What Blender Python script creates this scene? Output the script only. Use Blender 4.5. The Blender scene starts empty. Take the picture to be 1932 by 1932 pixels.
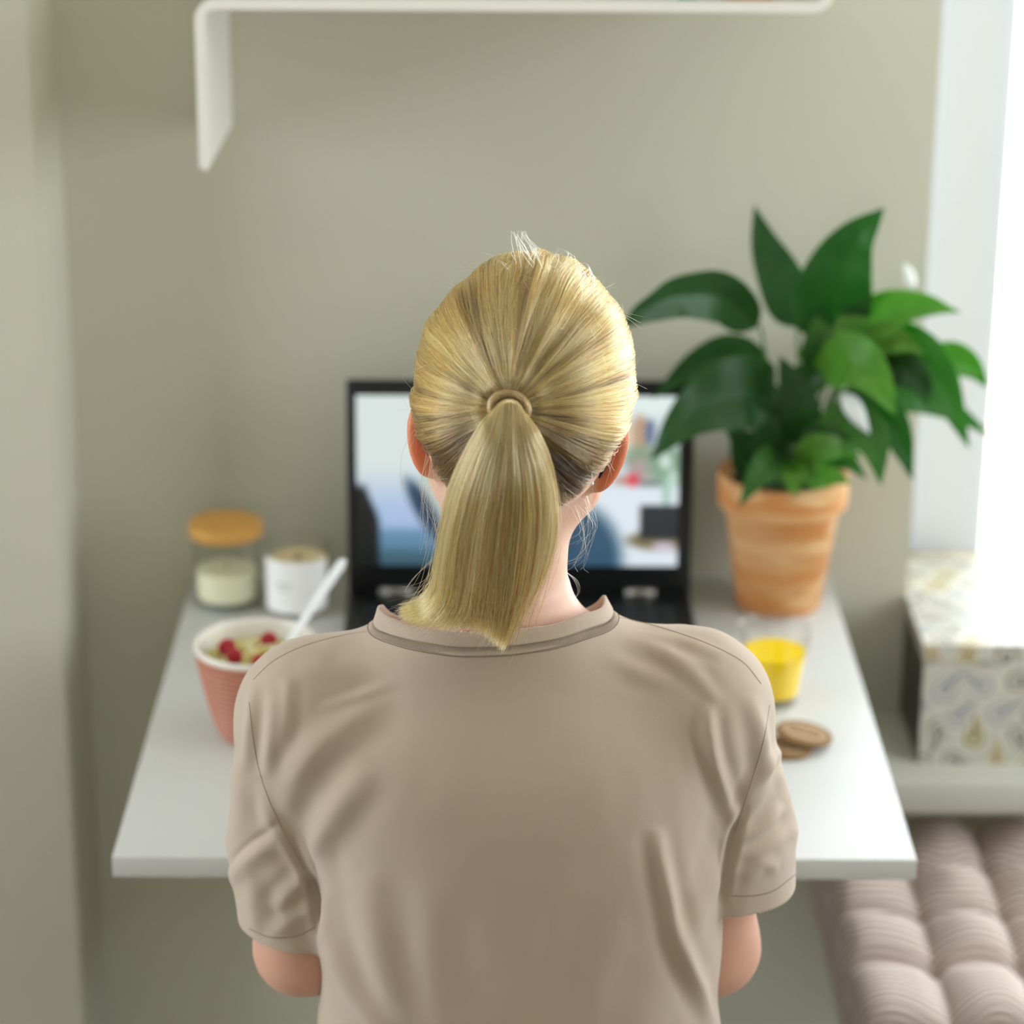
import bpy, bmesh, math, random
import numpy as np
from mathutils import Vector, Matrix
from mathutils.bvhtree import BVHTree

# ------------------------------------------------------------------ camera
SC = bpy.context.scene
F = 5117.0                                   # focal length in pixels of a 1932 px frame
TH, PSI, RHO = math.atan(1884 / F), 0.0062, 0.0066
CAM = np.array([0, 0, 1.91])
FW = np.array([math.sin(PSI) * math.cos(TH), math.cos(PSI) * math.cos(TH), -math.sin(TH)])
_r0 = np.array([math.cos(PSI), -math.sin(PSI), 0.0])
_d0 = np.cross(FW, _r0)
RT = math.cos(RHO) * _r0 - math.sin(RHO) * _d0
DN = math.cos(RHO) * _d0 + math.sin(RHO) * _r0
cd = bpy.data.cameras.new('camera')
cam = bpy.data.objects.new('camera', cd)
SC.collection.objects.link(cam)
cd.sensor_fit = 'HORIZONTAL'; cd.sensor_width = 36.0; cd.lens = F / 1932 * 36.0
cd.clip_start = 0.05; cd.clip_end = 200
cam.matrix_world = Matrix(((RT[0], -DN[0], -FW[0], CAM[0]), (RT[1], -DN[1], -FW[1], CAM[1]),
                           (RT[2], -DN[2], -FW[2], CAM[2]), (0, 0, 0, 1)))
cd.dof.use_dof = True; cd.dof.focus_distance = 2.06; cd.dof.aperture_fstop = 3.6
SC.camera = cam

# ------------------------------------------------------------------ light and exposure
world = bpy.data.worlds.new('world'); SC.world = world; world.use_nodes = True
wb = world.node_tree.nodes['Background']
wb.inputs[0].default_value = (0.90, 0.955, 1.0, 1); wb.inputs[1].default_value = 5.0
SC.view_settings.view_transform = 'Standard'; SC.view_settings.look = 'None'
SC.view_settings.gamma = 1.0; SC.view_settings.use_curve_mapping = False
SC.view_settings.exposure = 0.74
SC.cycles.max_bounces = 10; SC.cycles.diffuse_bounces = 6; SC.cycles.transparent_max_bounces = 16
SC.cycles.sample_clamp_indirect = 6.0
def portal(name, loc, rot, sx, sy):
    l = bpy.data.lights.new(name, 'AREA'); l.shape = 'RECTANGLE'; l.size = sx; l.size_y = sy
    l.cycles.is_portal = True
    o = bpy.data.objects.new(name, l); o.location = loc; o.rotation_euler = rot; SC.collection.objects.link(o)
R90 = math.pi / 2
portal('daylight_window_front', (1.06, 3.30, 1.40), (-R90, 0, 0), 1.14, 1.66)      # faces -Y
portal('daylight_window_side', (-2.42, 1.80, 1.45), (0, -R90, 0), 1.7, 1.6)        # faces +X
portal('daylight_window_right', (1.98, 2.00, 1.60), (0, R90, 0), 1.5, 1.4)         # faces -X
portal('daylight_window_rear', (-0.1, -1.82, 1.75), (R90, 0, 0), 1.0, 0.7)         # faces +Y

# ------------------------------------------------------------------ helpers
def PY(x, y, Y):
    d = FW + RT * (x - 966) / F + DN * (y - 966) / F; return CAM + d * (Y / d[1])
def PZ(x, y, z):
    d = FW + RT * (x - 966) / F + DN * (y - 966) / F; return CAM + d * ((z - CAM[2]) / d[2])
def proj(P):
    q = np.asarray(P) - CAM; w = q @ FW
    return 966 + F * (q @ RT) / w, 966 + F * (q @ DN) / w
def lin(c):
    c = np.asarray(c, float) / 255.0
    return np.where(c <= 0.04045, c / 12.92, ((c + 0.055) / 1.055) ** 2.4)
def col4(c): return tuple(float(v) for v in lin(c)) + (1.0,)

def tag(o, label=None, cat=None, group=None, kind=None):
    if label: o['label'] = label
    if cat: o['category'] = cat
    if group: o['group'] = group
    if kind: o['kind'] = kind
    return o
def wm(o): return o.matrix_basis.copy() if o.parent is None else wm(o.parent) @ o.matrix_parent_inverse @ o.matrix_basis
def empty(name, loc, label, cat, group=None):
    o = bpy.data.objects.new(name, None); o.empty_display_size = 0.02
    o.matrix_world = Matrix.Translation(Vector(loc))
    SC.collection.objects.link(o)
    return tag(o, label, cat, group)
def setm(me, mats):
    for m in (mats if isinstance(mats, (list, tuple)) else [mats]): me.materials.append(m)
def meshobj(name, V, Fc, mat, parent=None, smooth=True, loc=None):
    """world-space vertices; the mesh is stored relative to its parent so nothing needs an inverse"""
    me = bpy.data.meshes.new(name)
    V = np.asarray(V, float)
    if parent is not None:
        inv = np.array(wm(parent).inverted()); V = V @ inv[:3, :3].T + inv[:3, 3]
    me.from_pydata(V.tolist() if len(V) < 30000 else V.tolist(), [], [list(map(int, f)) for f in Fc] if not isinstance(Fc, np.ndarray) else Fc.tolist())
    me.validate(); setm(me, mat)
    if smooth: me.polygons.foreach_set('use_smooth', [True] * len(me.polygons))
    me.update()
    o = bpy.data.objects.new(name, me); SC.collection.objects.link(o)
    if parent is not None: o.parent = parent
    return o
def bmobj(name, bm, mat, parent=None, smooth=False, angle=None):
    me = bpy.data.meshes.new(name)
    if parent is not None: bm.transform(wm(parent).inverted())
    bmesh.ops.recalc_face_normals(bm, faces=bm.faces)
    bm.to_mesh(me); bm.free(); setm(me, mat)
    if smooth: me.polygons.foreach_set('use_smooth', [True] * len(me.polygons))
    if angle is not None:
        me.set_sharp_from_angle(angle=math.radians(angle))
    o = bpy.data.objects.new(name, me); SC.collection.objects.link(o)
    if parent is not None: o.parent = parent
    return o
def bx(bm, x0, x1, y0, y1, z0, z1, bev=0.0, seg=2):
    r = bmesh.ops.create_cube(bm, size=1.0)
    vs = r['verts']
    for v in vs: v.co = Vector((x0 + (v.co.x + .5) * (x1 - x0), y0 + (v.co.y + .5) * (y1 - y0), z0 + (v.co.z + .5) * (z1 - z0)))
    if bev > 0:
        es = list({e for v in vs for e in v.link_edges})
        bmesh.ops.bevel(bm, geom=es, offset=bev, segments=seg, affect='EDGES', profile=0.5)
def box(name, x0, x1, y0, y1, z0, z1, mat, parent=None, bev=0.0, seg=2):
    bm = bmesh.new(); bx(bm, x0, x1, y0, y1, z0, z1, bev, seg)
    return bmobj(name, bm, mat, parent, smooth=bev > 0, angle=50 if bev > 0 else None)
def lathe(name, prof, c, mat, parent=None, n=64, smooth=True, angle=40, mod=None):
    """prof: list of (r, z) relative to c; r==0 ends become poles"""
    V, Fc, rings = [], [], []
    for r, z in prof:
        if r < 1e-6: rings.append([len(V)]); V.append((c[0], c[1], c[2] + z))
        else:
            ring = []
            for k in range(n):
                a = 2 * math.pi * k / n; rr = r * (mod(a, z) if mod else 1.0)
                ring.append(len(V)); V.append((c[0] + rr * math.cos(a), c[1] + rr * math.sin(a), c[2] + z))
            rings.append(ring)
    for A, B in zip(rings, rings[1:]):
        for k in range(n):
            k2 = (k + 1) % n
            if len(A) == 1 and len(B) == 1: continue
            if len(A) == 1: Fc.append((A[0], B[k], B[k2]))
            elif len(B) == 1: Fc.append((A[k2], A[k], B[0]))
            else: Fc.append((A[k], A[k2], B[k2], B[k]))
    o = meshobj(name, V, Fc, mat, parent, smooth)
    bm = bmesh.new(); bm.from_mesh(o.data); bmesh.ops.recalc_face_normals(bm, faces=bm.faces); bm.to_mesh(o.data); bm.free()
    if angle: o.data.set_sharp_from_angle(angle=math.radians(angle))
    return o
def catmull(P, n):
    P = np.asarray(P, float); m = len(P)
    Q = np.vstack([2 * P[0] - P[1], P, 2 * P[-1] - P[-2]])
    out = []
    for u in np.linspace(0, m - 1, n):
        i = min(int(u), m - 2); t = u - i
        a, b, c, d = Q[i], Q[i + 1], Q[i + 2], Q[i + 3]
        out.append(.5 * ((2 * b) + (-a + c) * t + (2 * a - 5 * b + 4 * c - d) * t * t + (-a + 3 * b - 3 * c + d) * t ** 3))
    return np.array(out)
def tube(P, rad, seg=8, caps=True):
    """returns V, F of a tube along points P with radius rad (scalar or per point)"""
    P = np.asarray(P, float); n = len(P); rad = np.broadcast_to(rad, (n,))
    T = np.gradient(P, axis=0); T /= np.linalg.norm(T, axis=1)[:, None] + 1e-12
    ref = np.array([0.12, 0.2, 0.97]) if abs(T[0][2]) < .9 else np.array([1.0, 0.1, 0])
    N = np.cross(T[0], ref); N /= np.linalg.norm(N)
    V, Fc = [], []
    for i in range(n):
        N = N - T[i] * (N @ T[i]); N /= np.linalg.norm(N); B = np.cross(T[i], N)
        for k in range(seg):
            a = 2 * math.pi * k / seg
            V.append(P[i] + rad[i] * (math.cos(a) * N + math.sin(a) * B))
    for i in range(n - 1):
        for k in range(seg):
            k2 = (k + 1) % seg
            Fc.append((i * seg + k, i * seg + k2, (i + 1) * seg + k2, (i + 1) * seg + k))
    if caps:
        Fc.append(tuple(range(seg - 1, -1, -1))); Fc.append(tuple((n - 1) * seg + k for k in range(seg)))
    return V, Fc
def merge(parts):
    V, Fc = [], []
    for v, f in parts:
        b = len(V); V.extend(list(v)); Fc.extend([tuple(i + b for i in q) for q in f])
    return V, Fc
def smooth01(a, b, x):
    t = np.clip((x - a) / (b - a), 0, 1); return t * t * (3 - 2 * t)
def vnoise(P, scale=1.0, seed=0):
    P = np.asarray(P, float) * scale + seed * 17.31
    I = np.floor(P).astype(np.int64); f = P - I; f = f * f * (3 - 2 * f)
    def h(i, j, k):
        n = (i * 374761393 + j * 668265263 + k * 2147483647 + seed * 144665) & 0xffffffff
        n = ((n ^ (n >> 13)) * 1274126177) & 0xffffffff
        return ((n ^ (n >> 16)) & 0xffff) / 32767.5 - 1.0
    r = 0
    for a in (0, 1):
        for b in (0, 1):
            for c in (0, 1):
                w = (f[..., 0] if a else 1 - f[..., 0]) * (f[..., 1] if b else 1 - f[..., 1]) * (f[..., 2] if c else 1 - f[..., 2])
                r = r + w * h(I[..., 0] + a, I[..., 1] + b, I[..., 2] + c)
    return r

# ------------------------------------------------------------------ materials
def pmat(name, rgb, rough=0.5, metal=0.0, spec=0.5, trans=0.0, sss=0.0, sssr=(1, .3, .15), ior=1.45,
         bump=None, var=None, attr=None, coat=0.0, emit=None, sheen=0.0, wave=None):
    m = bpy.data.materials.new(name); m.use_nodes = True
    nt = m.node_tree; N = nt.nodes; L = nt.links; b = N['Principled BSDF']
    b.inputs['Base Color'].default_value = col4(rgb); b.inputs['Roughness'].default_value = rough
    b.inputs['Metallic'].default_value = metal; b.inputs['Specular IOR Level'].default_value = spec
    b.inputs['Transmission Weight'].default_value = trans; b.inputs['IOR'].default_value = ior
    b.inputs['Coat Weight'].default_value = coat
    b.inputs['Sheen Weight'].default_value = sheen
    if sss:
        b.inputs['Subsurface Weight'].default_value = sss; b.inputs['Subsurface Radius'].default_value = sssr
        b.inputs['Subsurface Scale'].default_value = 0.012
    tc = N.new('ShaderNodeTexCoord')
    src = None
    if attr:
        a = N.new('ShaderNodeAttribute'); a.attribute_name = attr; src = a.outputs['Color']
    if var:                                       # (scale, amount, second colour)
        nz = N.new('ShaderNodeTexNoise'); nz.inputs['Scale'].default_value = var[0]; nz.inputs['Detail'].default_value = 5
        L.new(tc.outputs['Object'], nz.inputs['Vector'])
        mx = N.new('ShaderNodeMix'); mx.data_type = 'RGBA'
        rp = N.new('ShaderNodeMapRange'); rp.inputs[1].default_value = .35; rp.inputs[2].default_value = .65; rp.inputs[4].default_value = var[1]
        L.new(nz.outputs['Fac'], rp.inputs[0]); L.new(rp.outputs[0], mx.inputs['Factor'])
        if src is not None: L.new(src, mx.inputs[6])
        else: mx.inputs[6].default_value = col4(rgb)
        mx.inputs[7].default_value = col4(var[2]); src = mx.outputs[2]
    if src is not None: L.new(src, b.inputs['Base Color'])
    if bump:                                      # (scale, distance)
        nz = N.new('ShaderNodeTexNoise'); nz.inputs['Scale'].default_value = bump[0]; nz.inputs['Detail'].default_value = 4
        bp = N.new('ShaderNodeBump'); bp.inputs['Distance'].default_value = bump[1]; bp.inputs['Strength'].default_value = .6
        L.new(tc.outputs['Object'], nz.inputs['Vector']); L.new(nz.outputs['Fac'], bp.inputs['Height']); L.new(bp.outputs[0], b.inputs['Normal'])
    if emit:
        b.inputs['Emission Strength'].default_value = emit
        if src is not None: L.new(src, b.inputs['Emission Color'])
        else: b.inputs['Emission Color'].default_value = col4(rgb)
    return m
def glassmat(name, tint=(251, 252, 252), amt=0.16):
    """thin architectural glass for window panes"""
    m = bpy.data.materials.new(name); m.use_nodes = True; N = m.node_tree.nodes; L = m.node_tree.links
    N.remove(N['Principled BSDF']); out = N['Material Output']
    t = N.new('ShaderNodeBsdfTransparent'); t.inputs[0].default_value = col4(tint)
    g = N.new('ShaderNodeBsdfGlossy'); g.inputs['Roughness'].default_value = .02
    lw = N.new('ShaderNodeLayerWeight'); lw.inputs[0].default_value = .5; pw = N.new('ShaderNodeMath'); pw.operation = 'POWER'; pw.inputs[1].default_value = 4.0; fr = N.new('ShaderNodeMath'); fr.operation = 'MULTIPLY_ADD'; fr.inputs[1].default_value = .55; fr.inputs[2].default_value = .035; L.new(lw.outputs['Facing'], pw.inputs[0]); L.new(pw.outputs[0], fr.inputs[0])
    mx = N.new('ShaderNodeMixShader'); L.new(fr.outputs[0], mx.inputs[0]); L.new(t.outputs[0], mx.inputs[1]); L.new(g.outputs[0], mx.inputs[2])
    L.new(mx.outputs[0], out.inputs[0]); return m
def colattr(o, C, name='Col'):
    a = o.data.color_attributes.new(name, 'FLOAT_COLOR', 'POINT')
    C = np.asarray(C, np.float32)
    if C.shape[1] == 3: C = np.hstack([C, np.ones((len(C), 1), np.float32)])
    a.data.foreach_set('color', C.ravel())

M = {}
M['wall'] = pmat('wall_paint', (197, 194, 177), .75, spec=.25, bump=(900, .0004), var=(3, .25, (194, 191, 172)))
M['white_trim'] = pmat('white_trim_paint', (216, 218, 222), .35)
M['ceiling'] = pmat('ceiling_paint', (235, 233, 226), .8)
M['floor'] = pmat('floor_oak', (160, 150, 136), .45, var=(8, .6, (140, 130, 116)))
M['table'] = pmat('white_laminate', (192, 192, 190), .32, spec=.5)
M['sill'] = pmat('sill_paint', (204, 204, 194), .45)
M['shelf'] = pmat('white_powder_coat', (232, 228, 220), .4)
M['black'] = pmat('black_plastic', (17, 19, 20), .38)
M['blackkey'] = pmat('black_key', (22, 24, 26), .5)
M['metal'] = pmat('brushed_metal', (150, 146, 138), .4, metal=.7)
M['glass'] = glassmat('clear_glass', (252, 253, 252))
M['pane'] = glassmat('window_glass')

# ------------------------------------------------------------------ the setting
WY, PIL, WR = 2.95, -0.482, 0.482          # back wall plane, pillar side, wall edge at the window recess
WINY = 3.12                                # window plane
ZC = 2.65
def struct(o): o['kind'] = 'structure'; return o
def boxes(name, L, mat, parent=None):
    bm = bmesh.new()
    for b in L: bx(bm, *b)
    return bmobj(name, bm, mat, parent)
struct(box('floor', -2.5, 2.0, -1.9, 3.0, -.06, 0, M['floor']))
struct(box('ceiling', -2.6, 2.1, -2.0, 3.35, ZC, ZC + .06, M['ceiling']))
SZ = .575                                   # sill top
struct(boxes('wall_back', [(PIL - .02, WR, WY, WY + .35, 0, ZC), (WR, 1.72, WY, WY + .35, 0, .535), (WR, 1.72, WY, WY + .35, 2.25, ZC), (1.72, 2.1, WY, WY + .35, 0, ZC)], M['wall']))
struct(box('wall_pillar', -2.6, PIL, 2.803, WY + .35, 0, ZC, M['wall'], bev=.006))
struct(boxes('wall_left', [(-2.6, -2.45, -2.0, 1.0, 0, ZC), (-2.6, -2.45, 2.60, 2.81, 0, ZC), (-2.6, -2.45, 1.0, 2.60, 0, .55), (-2.6, -2.45, 1.0, 2.60, 2.35, ZC)], M['wall']))
struct(boxes('wall_right', [(2.0, 2.1, -2.0, 1.3, 0, ZC), (2.0, 2.1, 2.7, WY, 0, ZC), (2.0, 2.1, 1.3, 2.7, 0, .85), (2.0, 2.1, 1.3, 2.7, 2.35, ZC)], M['wall']))
struct(boxes('wall_rear', [(-2.6, -.60, -2.0, -1.88, 0, ZC), (.40, 2.1, -2.0, -1.88, 0, ZC), (-.60, .40, -2.0, -1.88, 0, 1.40), (-.60, .40, -2.0, -1.88, 2.10, ZC)], M['wall']))
# window in the recess
wf = struct(boxes('window_1', [(WR - .03, .578, WINY, WINY + .06, SZ, 2.25), (1.62, 1.74, WINY, WINY + .06, SZ, 2.25),
                               (.578, 1.62, WINY, WINY + .06, SZ, .66), (.578, 1.62, WINY, WINY + .06, 2.15, 2.25)], M['white_trim']))
def wpart(name, *b, mat='white_trim', bev=.002):
    o = box(name, *b, M[mat], wf, bev=bev); return o
wpart('window_casing', WR - .03, .5, WINY - .02, WINY, SZ, 2.25)
wpart('window_casing', .508, .5145, WINY - .008, WINY, SZ, 2.25)
wpart('window_sash', .572, .60, WINY + .012, WINY + .05, .66, 2.15)
wpart('window_sash', 1.60, 1.62, WINY + .012, WINY + .05, .66, 2.15)
wpart('window_sash', .60, 1.60, WINY + .012, WINY + .05, .66, .69)
wpart('window_pane', .598, 1.602, WINY + .028, WINY + .032, .688, 2.152, mat='pane', bev=0)
for nm, b in (('window_4', (2.03, 2.08, 1.3, 2.7, .85, 2.35)), ('window_2', (-2.56, -2.50, 1.0, 2.60, .55, 2.35)), ('window_3', (-.60, .40, -1.97, -1.91, 1.40, 2.10))):
    x0, x1, y0, y1, z0, z1 = b; side = (x1 - x0) < .1; w = .05
    if side: L = [(x0, x1, y0, y0 + w, z0, z1), (x0, x1, y1 - w, y1, z0, z1), (x0, x1, y0 + w, y1 - w, z0, z0 + w), (x0, x1, y0 + w, y1 - w, z1 - w, z1)]; g = (x0 + .02, x0 + .024, y0 + w, y1 - w, z0 + w, z1 - w)
    else: L = [(x0, x0 + w, y0, y1, z0, z1), (x1 - w, x1, y0, y1, z0, z1), (x0 + w, x1 - w, y0, y1, z0, z0 + w), (x0 + w, x1 - w, y0, y1, z1 - w, z1)]; g = (x0 + w, x1 - w, y0 + .02, y0 + .024, z0 + w, z1 - w)
    o = struct(boxes(nm, L, M['white_trim'])); box('window_pane', *g, M['pane'], o)
struct(box('trim_1', .405, 1.80, 2.752, WINY + .02, .535, SZ, M['sill'], bev=.003))          # window board
struct(box('ground_outside', -30, 40, 3.6, 19, -3.1, -3.0, pmat('pale_paving', (225, 214, 186), .9)))

# ------------------------------------------------------------------ fold-down table
TZ = .75
TX0, TX1, TY0 = -.3515, .3885, 2.229
tb = empty('wall_table', (0.018, 2.6, 0), 'white wall-mounted drop-leaf table that the laptop stands on', 'table')
box('tabletop', TX0, TX1, TY0, WY - .001, TZ - .021, TZ, M['table'], tb, bev=.0012)
box('wall_rail', TX0 + .02, TX1 - .02, WY - .03, WY - .001, TZ - .12, TZ - .021, M['table'], tb, bev=.001)
box('support_bracket', .0, .02, 2.45, WY - .03, TZ - .33, TZ - .021, M['table'], tb, bev=.001)

# ------------------------------------------------------------------ wall shelf (bent sheet, left leg down, right end up)
def shelf():
    zt, x0, x1, yf = 1.4565, -.2935, .325, 2.672
    root = empty('wall_shelf', (0, WY, 1.4), 'white bent metal wall shelf at the top edge of the picture', 'shelf')
    th = .0095
    # centreline of the bent sheet in XZ
    pts = []
    zb = zt - .152
    pts.append((x0, zb))
    rr = .016
    for k in range(9):
        a = math.pi - k / 8 * math.pi / 2
        pts.append((x0 + rr + rr * math.cos(a), zt - rr + rr * math.sin(a)))
    for k in range(9):
        a = -math.pi / 2 + k / 8 * math.pi / 2
        pts.append((x1 - rr + rr * math.cos(a), zt + rr + rr * math.sin(a)))
    pts.append((x1, zt + .13))
    P = np.array(pts); T = np.gradient(P, axis=0); T /= np.linalg.norm(T, axis=1)[:, None]; Nn = np.c_[-T[:, 1], T[:, 0]]
    t2 = .0015
    V, Fc = [], []
    for i, (p, nn) in enumerate(zip(P, Nn)):
        dz = .0
        for s in (-1, 1):
            for y in (yf, WY - .001):
                q = p + nn * t2 * s
                zz = q[1]
                if i == 0: zz += (-.016 if y == yf else -.016 - .012)
                V.append((q[0], y, zz))
    for i in range(len(P) - 1):
        a, b = i * 4, (i + 1) * 4
        for q in ((0, 1), (1, 3), (3, 2), (2, 0)): Fc.append((a + q[0], a + q[1], b + q[1], b + q[0]))
    Fc.append((0, 2, 3, 1)); e = (len(P) - 1) * 4; Fc.append((e, e + 1, e + 3, e + 2))
    bm = bmesh.new(); vs = [bm.verts.new(v) for v in V]
    for f in Fc: bm.faces.new([vs[i] for i in f])
    bmobj('shelf_sheet', bm, M['shelf'], root, smooth=True, angle=40)
    # front flange rolled forward: gives the thick bright edge
    P3 = np.array([(p[0], yf - .0015, p[1] - (.012 if i == 0 else 0)) for i, p in enumerate(P)])
    V, Fc = [], []
    for i, (p, nn) in enumerate(zip(P3, Nn)):
        for (s, y) in ((-1, -.004), (1, -.004), (1, .010), (-1, .010)):
            V.append((p[0] + nn[0] * .0052 * s, p[1] + y, p[2] + nn[1] * .0052 * s))
    for i in range(len(P) - 1):
        a, b = i * 4, (i + 1) * 4
        for k in range(4): Fc.append((a + k, a + (k + 1) % 4, b + (k + 1) % 4, b + k))
    Fc.append((3, 2, 1, 0)); Fc.append((e, e + 1, e + 2, e + 3))
    bm = bmesh.new(); vs = [bm.verts.new(v) for v in V]
    for f in Fc: bm.faces.new([vs[i] for i in f])
    bmesh.ops.bevel(bm, geom=bm.edges[:], offset=.0012, segments=2, affect='EDGES')
    bmobj('front_flange', bm, M['shelf'], root, smooth=True, angle=50)
    zs = zt + t2
    for nm, xa, xb, h, c, lab, cat in (('book', .178, .196, .2, (64, 150, 158), 'teal book on the white wall shelf, only its foot in the picture', 'book'),
                                  ('storage_tin', .236, .262, .14, (205, 140, 92), 'orange tin on the white wall shelf, only its foot in the picture', 'tin')):
        if nm == 'book':
            r = empty('book', ((xa + xb) / 2, 2.76, zs), lab, cat)
            cv = pmat('book_cover', c, .5)
            boxes('cover', [(xa, xa + .002, 2.69, 2.83, zs, zs + h), (xb - .002, xb, 2.69, 2.83, zs, zs + h), (xa, xb, 2.688, 2.69, zs, zs + h)], cv, r)
            box('page_block', xa + .002, xb - .002, 2.69, 2.826, zs + .003, zs + h - .003, pmat('paper', (236, 230, 214), .8), r)
        else:
            r = empty('storage_tin', (.249, 2.74, zs), lab, cat)
            lathe('tin_body', [(0, 0), (.026, 0), (.0275, .002), (.0275, .12), (0, .12)], (.249, 2.72, zs), pmat('tin_paint', c, .4), r)
            lathe('lid', [(.0285, .118), (.0285, .136), (.027, .138), (0, .138)], (.249, 2.72, zs), M['metal'], r)
shelf()

# ------------------------------------------------------------------ laptop
def laptop():
    hz = TZ + .018; X0, X1 = PY(658, 1120, 2.835)[0], PY(1302, 1112, 2.835)[0]
    YH = 2.838
    cx = (X0 + X1) / 2; w = X1 - X0
    r = empty('laptop', (cx, 2.72, TZ), 'black laptop with a video call on its screen, open on the white table', 'laptop')
    box('laptop_base', X0, X1, 2.590, YH + .004, TZ + .003, TZ + .020, M['black'], r, bev=.003)
    for fx in (X0 + .03, X1 - .03):
        for fy in (2.61, 2.82): lathe('rubber_foot', [(0, 0), (.007, 0), (.007, .004), (0, .004)], (fx, fy, TZ), M['black'], r, n=16)
    # palm rest and touchpad
    box('touchpad', cx - .05, cx + .03, 2.600, 2.650, TZ + .0199, TZ + .0206, M['blackkey'], r, bev=.0003)
    key = None
    for j in range(6):
        n = 17; kw = (w - .034) / n
        for i in range(n):
            x = X0 + .017 + i * kw; y = 2.668 + j * .0235
            if j == 0 and 4 <= i <= 8: continue
            if key is None:
                bm = bmesh.new(); bx(bm, -kw * .44, kw * .44, -.0098, .0098, 0, .0022, .0007, 1)
                me = bpy.data.meshes.new('key'); bm.to_mesh(me); bm.free(); me.materials.append(M['blackkey']); key = me
            k = bpy.data.objects.new('key', key); SC.collection.objects.link(k); k.parent = r
            k.location = (x + kw / 2 - cx, y - 2.72, .0195)
    # lid
    top = PY(980, 718, YH + .012); H = top[2] - hz
    bm = bmesh.new(); bx(bm, X0 - .0005, X1 + .0005, 0, .006, -.006, H, .003, 3)
    lean = math.atan(.013 / H)
    rotm = Matrix.Translation((0, YH, hz)) @ Matrix.Rotation(-lean, 4, 'X')
    bm.transform(rotm); bmobj('laptop_lid', bm, M['black'], r, smooth=True, angle=50)
    lid = [o for o in r.children if o.name.startswith('laptop_lid')][0]
    # screen panel
    sa = PY(676, 746, YH + .01); sb = PY(1279, 1069, YH)
    sx0, sx1 = PY(673, 900, YH + .006)[0], PY(1281, 900, YH + .006)[0]
    z1, z0 = sa[2] - hz, sb[2] - hz
    nu, nv = 200, 110
    U, Vv = np.meshgrid(np.linspace(0, 1, nu), np.linspace(0, 1, nv))
    px = 673 + U * 608; py = 745 + Vv * 325
    C = np.zeros(U.shape + (3,)); C[:] = (218, 229, 226)
    def mixin(mask, c): C[:] = C * (1 - mask[..., None]) + np.array(c, float) * mask[..., None]
    mixin(smooth01(860, 980, py) * smooth01(1000, 900, px), (168, 192, 226))
    mixin(smooth01(985, 1015, py) * smooth01(1000, 900, px), (98, 140, 170))
    mixin(smooth01(1020, 1060, py) * smooth01(1000, 900, px), (62, 96, 112))
    def ell(x, y, a, b, s=.12): 
        d = np.sqrt(((px - x) / a) ** 2 + ((py - y) / b) ** 2); return smooth01(1 + s, 1 - s, d)
    mixin(ell(835, 925, 52, 48, .3), (190, 205, 200)); mixin(ell(802 + (py - 965) * .5, 965, 20, 60, .35) , (40, 68, 94))
    mixin(smooth01(8, -8, px - (690 + 24 * smooth01(915, 990, py))) * smooth01(905, 930, py), (14, 20, 18))
    # right half: room, plants, table
    mixin(smooth01(1075, 1110, px) * smooth01(940, 925, py), (205, 214, 222))
    mixin(smooth01(1150, 1190, px) * smooth01(800, 770, py), (226, 240, 236))
    mixin(ell(1185, 820, 32, 26, .35), (222, 212, 190)); mixin(ell(1206, 815, 14, 36, .3), (192, 158, 128)); mixin(ell(1224, 813, 11, 26, .25), (112, 124, 150))
    mixin(ell(1212, 862, 34, 26, .5), (140, 160, 132)); mixin(ell(1208, 885, 20, 22, .5), (176, 160, 160))
    mixin(ell(1262, 880, 38, 40, .4), (132, 166, 140)); mixin(ell(1255, 868, 10, 14, .5), (214, 230, 222)); mixin(ell(1270, 905, 9, 22, .5), (196, 222, 210))
    mixin(ell(1194, 905, 14, 15, .35), (224, 82, 94)); mixin(ell(1172, 905, 12, 8, .5), (190, 150, 130)); mixin(ell(1226, 912, 22, 8, .5), (120, 130, 128))
    mixin(smooth01(912, 922, py) * smooth01(1095, 1115, px), (224, 234, 242))
    mixin(ell(1258, 930, 8, 34, .5), (166, 202, 186))
    mixin(ell(1080, 1060, 95, 110, .22) * smooth01(925, 950, py) * smooth01(1040, 1070, px), (52, 88, 114))
    mixin(ell(1250, 1020, 66, 20, .25), (128, 118, 86)); mixin(ell(1255, 1032, 22, 8, .4), (210, 196, 214))
    mixin(smooth01(1204, 1214, px) * smooth01(948, 956, py) * smooth01(1024, 1012, py), (38, 42, 48))
    mixin(ell(985, 1000, 90, 130, .2), (50, 60, 78))
    X = sx0 + U * (sx1 - sx0); Z = z1 + Vv * (z0 - z1)
    L = np.stack([X, np.full_like(X, -.0006), Z], -1).reshape(-1, 3)
    mat = np.array(rotm); Vw = L @ mat[:3, :3].T + mat[:3, 3]
    idx = np.arange(nu * nv).reshape(nv, nu)
    Fc = np.stack([idx[:-1, :-1], idx[1:, :-1], idx[1:, 1:], idx[:-1, 1:]], -1).reshape(-1, 4)
    scr = bpy.data.materials.new('lit_screen'); scr.use_nodes = True
    b = scr.node_tree.nodes['Principled BSDF']; a = scr.node_tree.nodes.new('ShaderNodeAttribute'); a.attribute_name = 'Col'
    b.inputs['Base Color'].default_value = (.01, .01, .01, 1); b.inputs['Roughness'].default_value = .25
    scr.node_tree.links.new(a.outputs['Color'], b.inputs['Emission Color']); b.inputs['Emission Strength'].default_value = .58
    # the lid is a part; the lit screen is its sub-part
    o = meshobj('screen', Vw, Fc, scr, lid); colattr(o, lin(C.reshape(-1, 3)))
    o['label'] = 'lit screen showing a pale room with chairs and a round white table'
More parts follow.
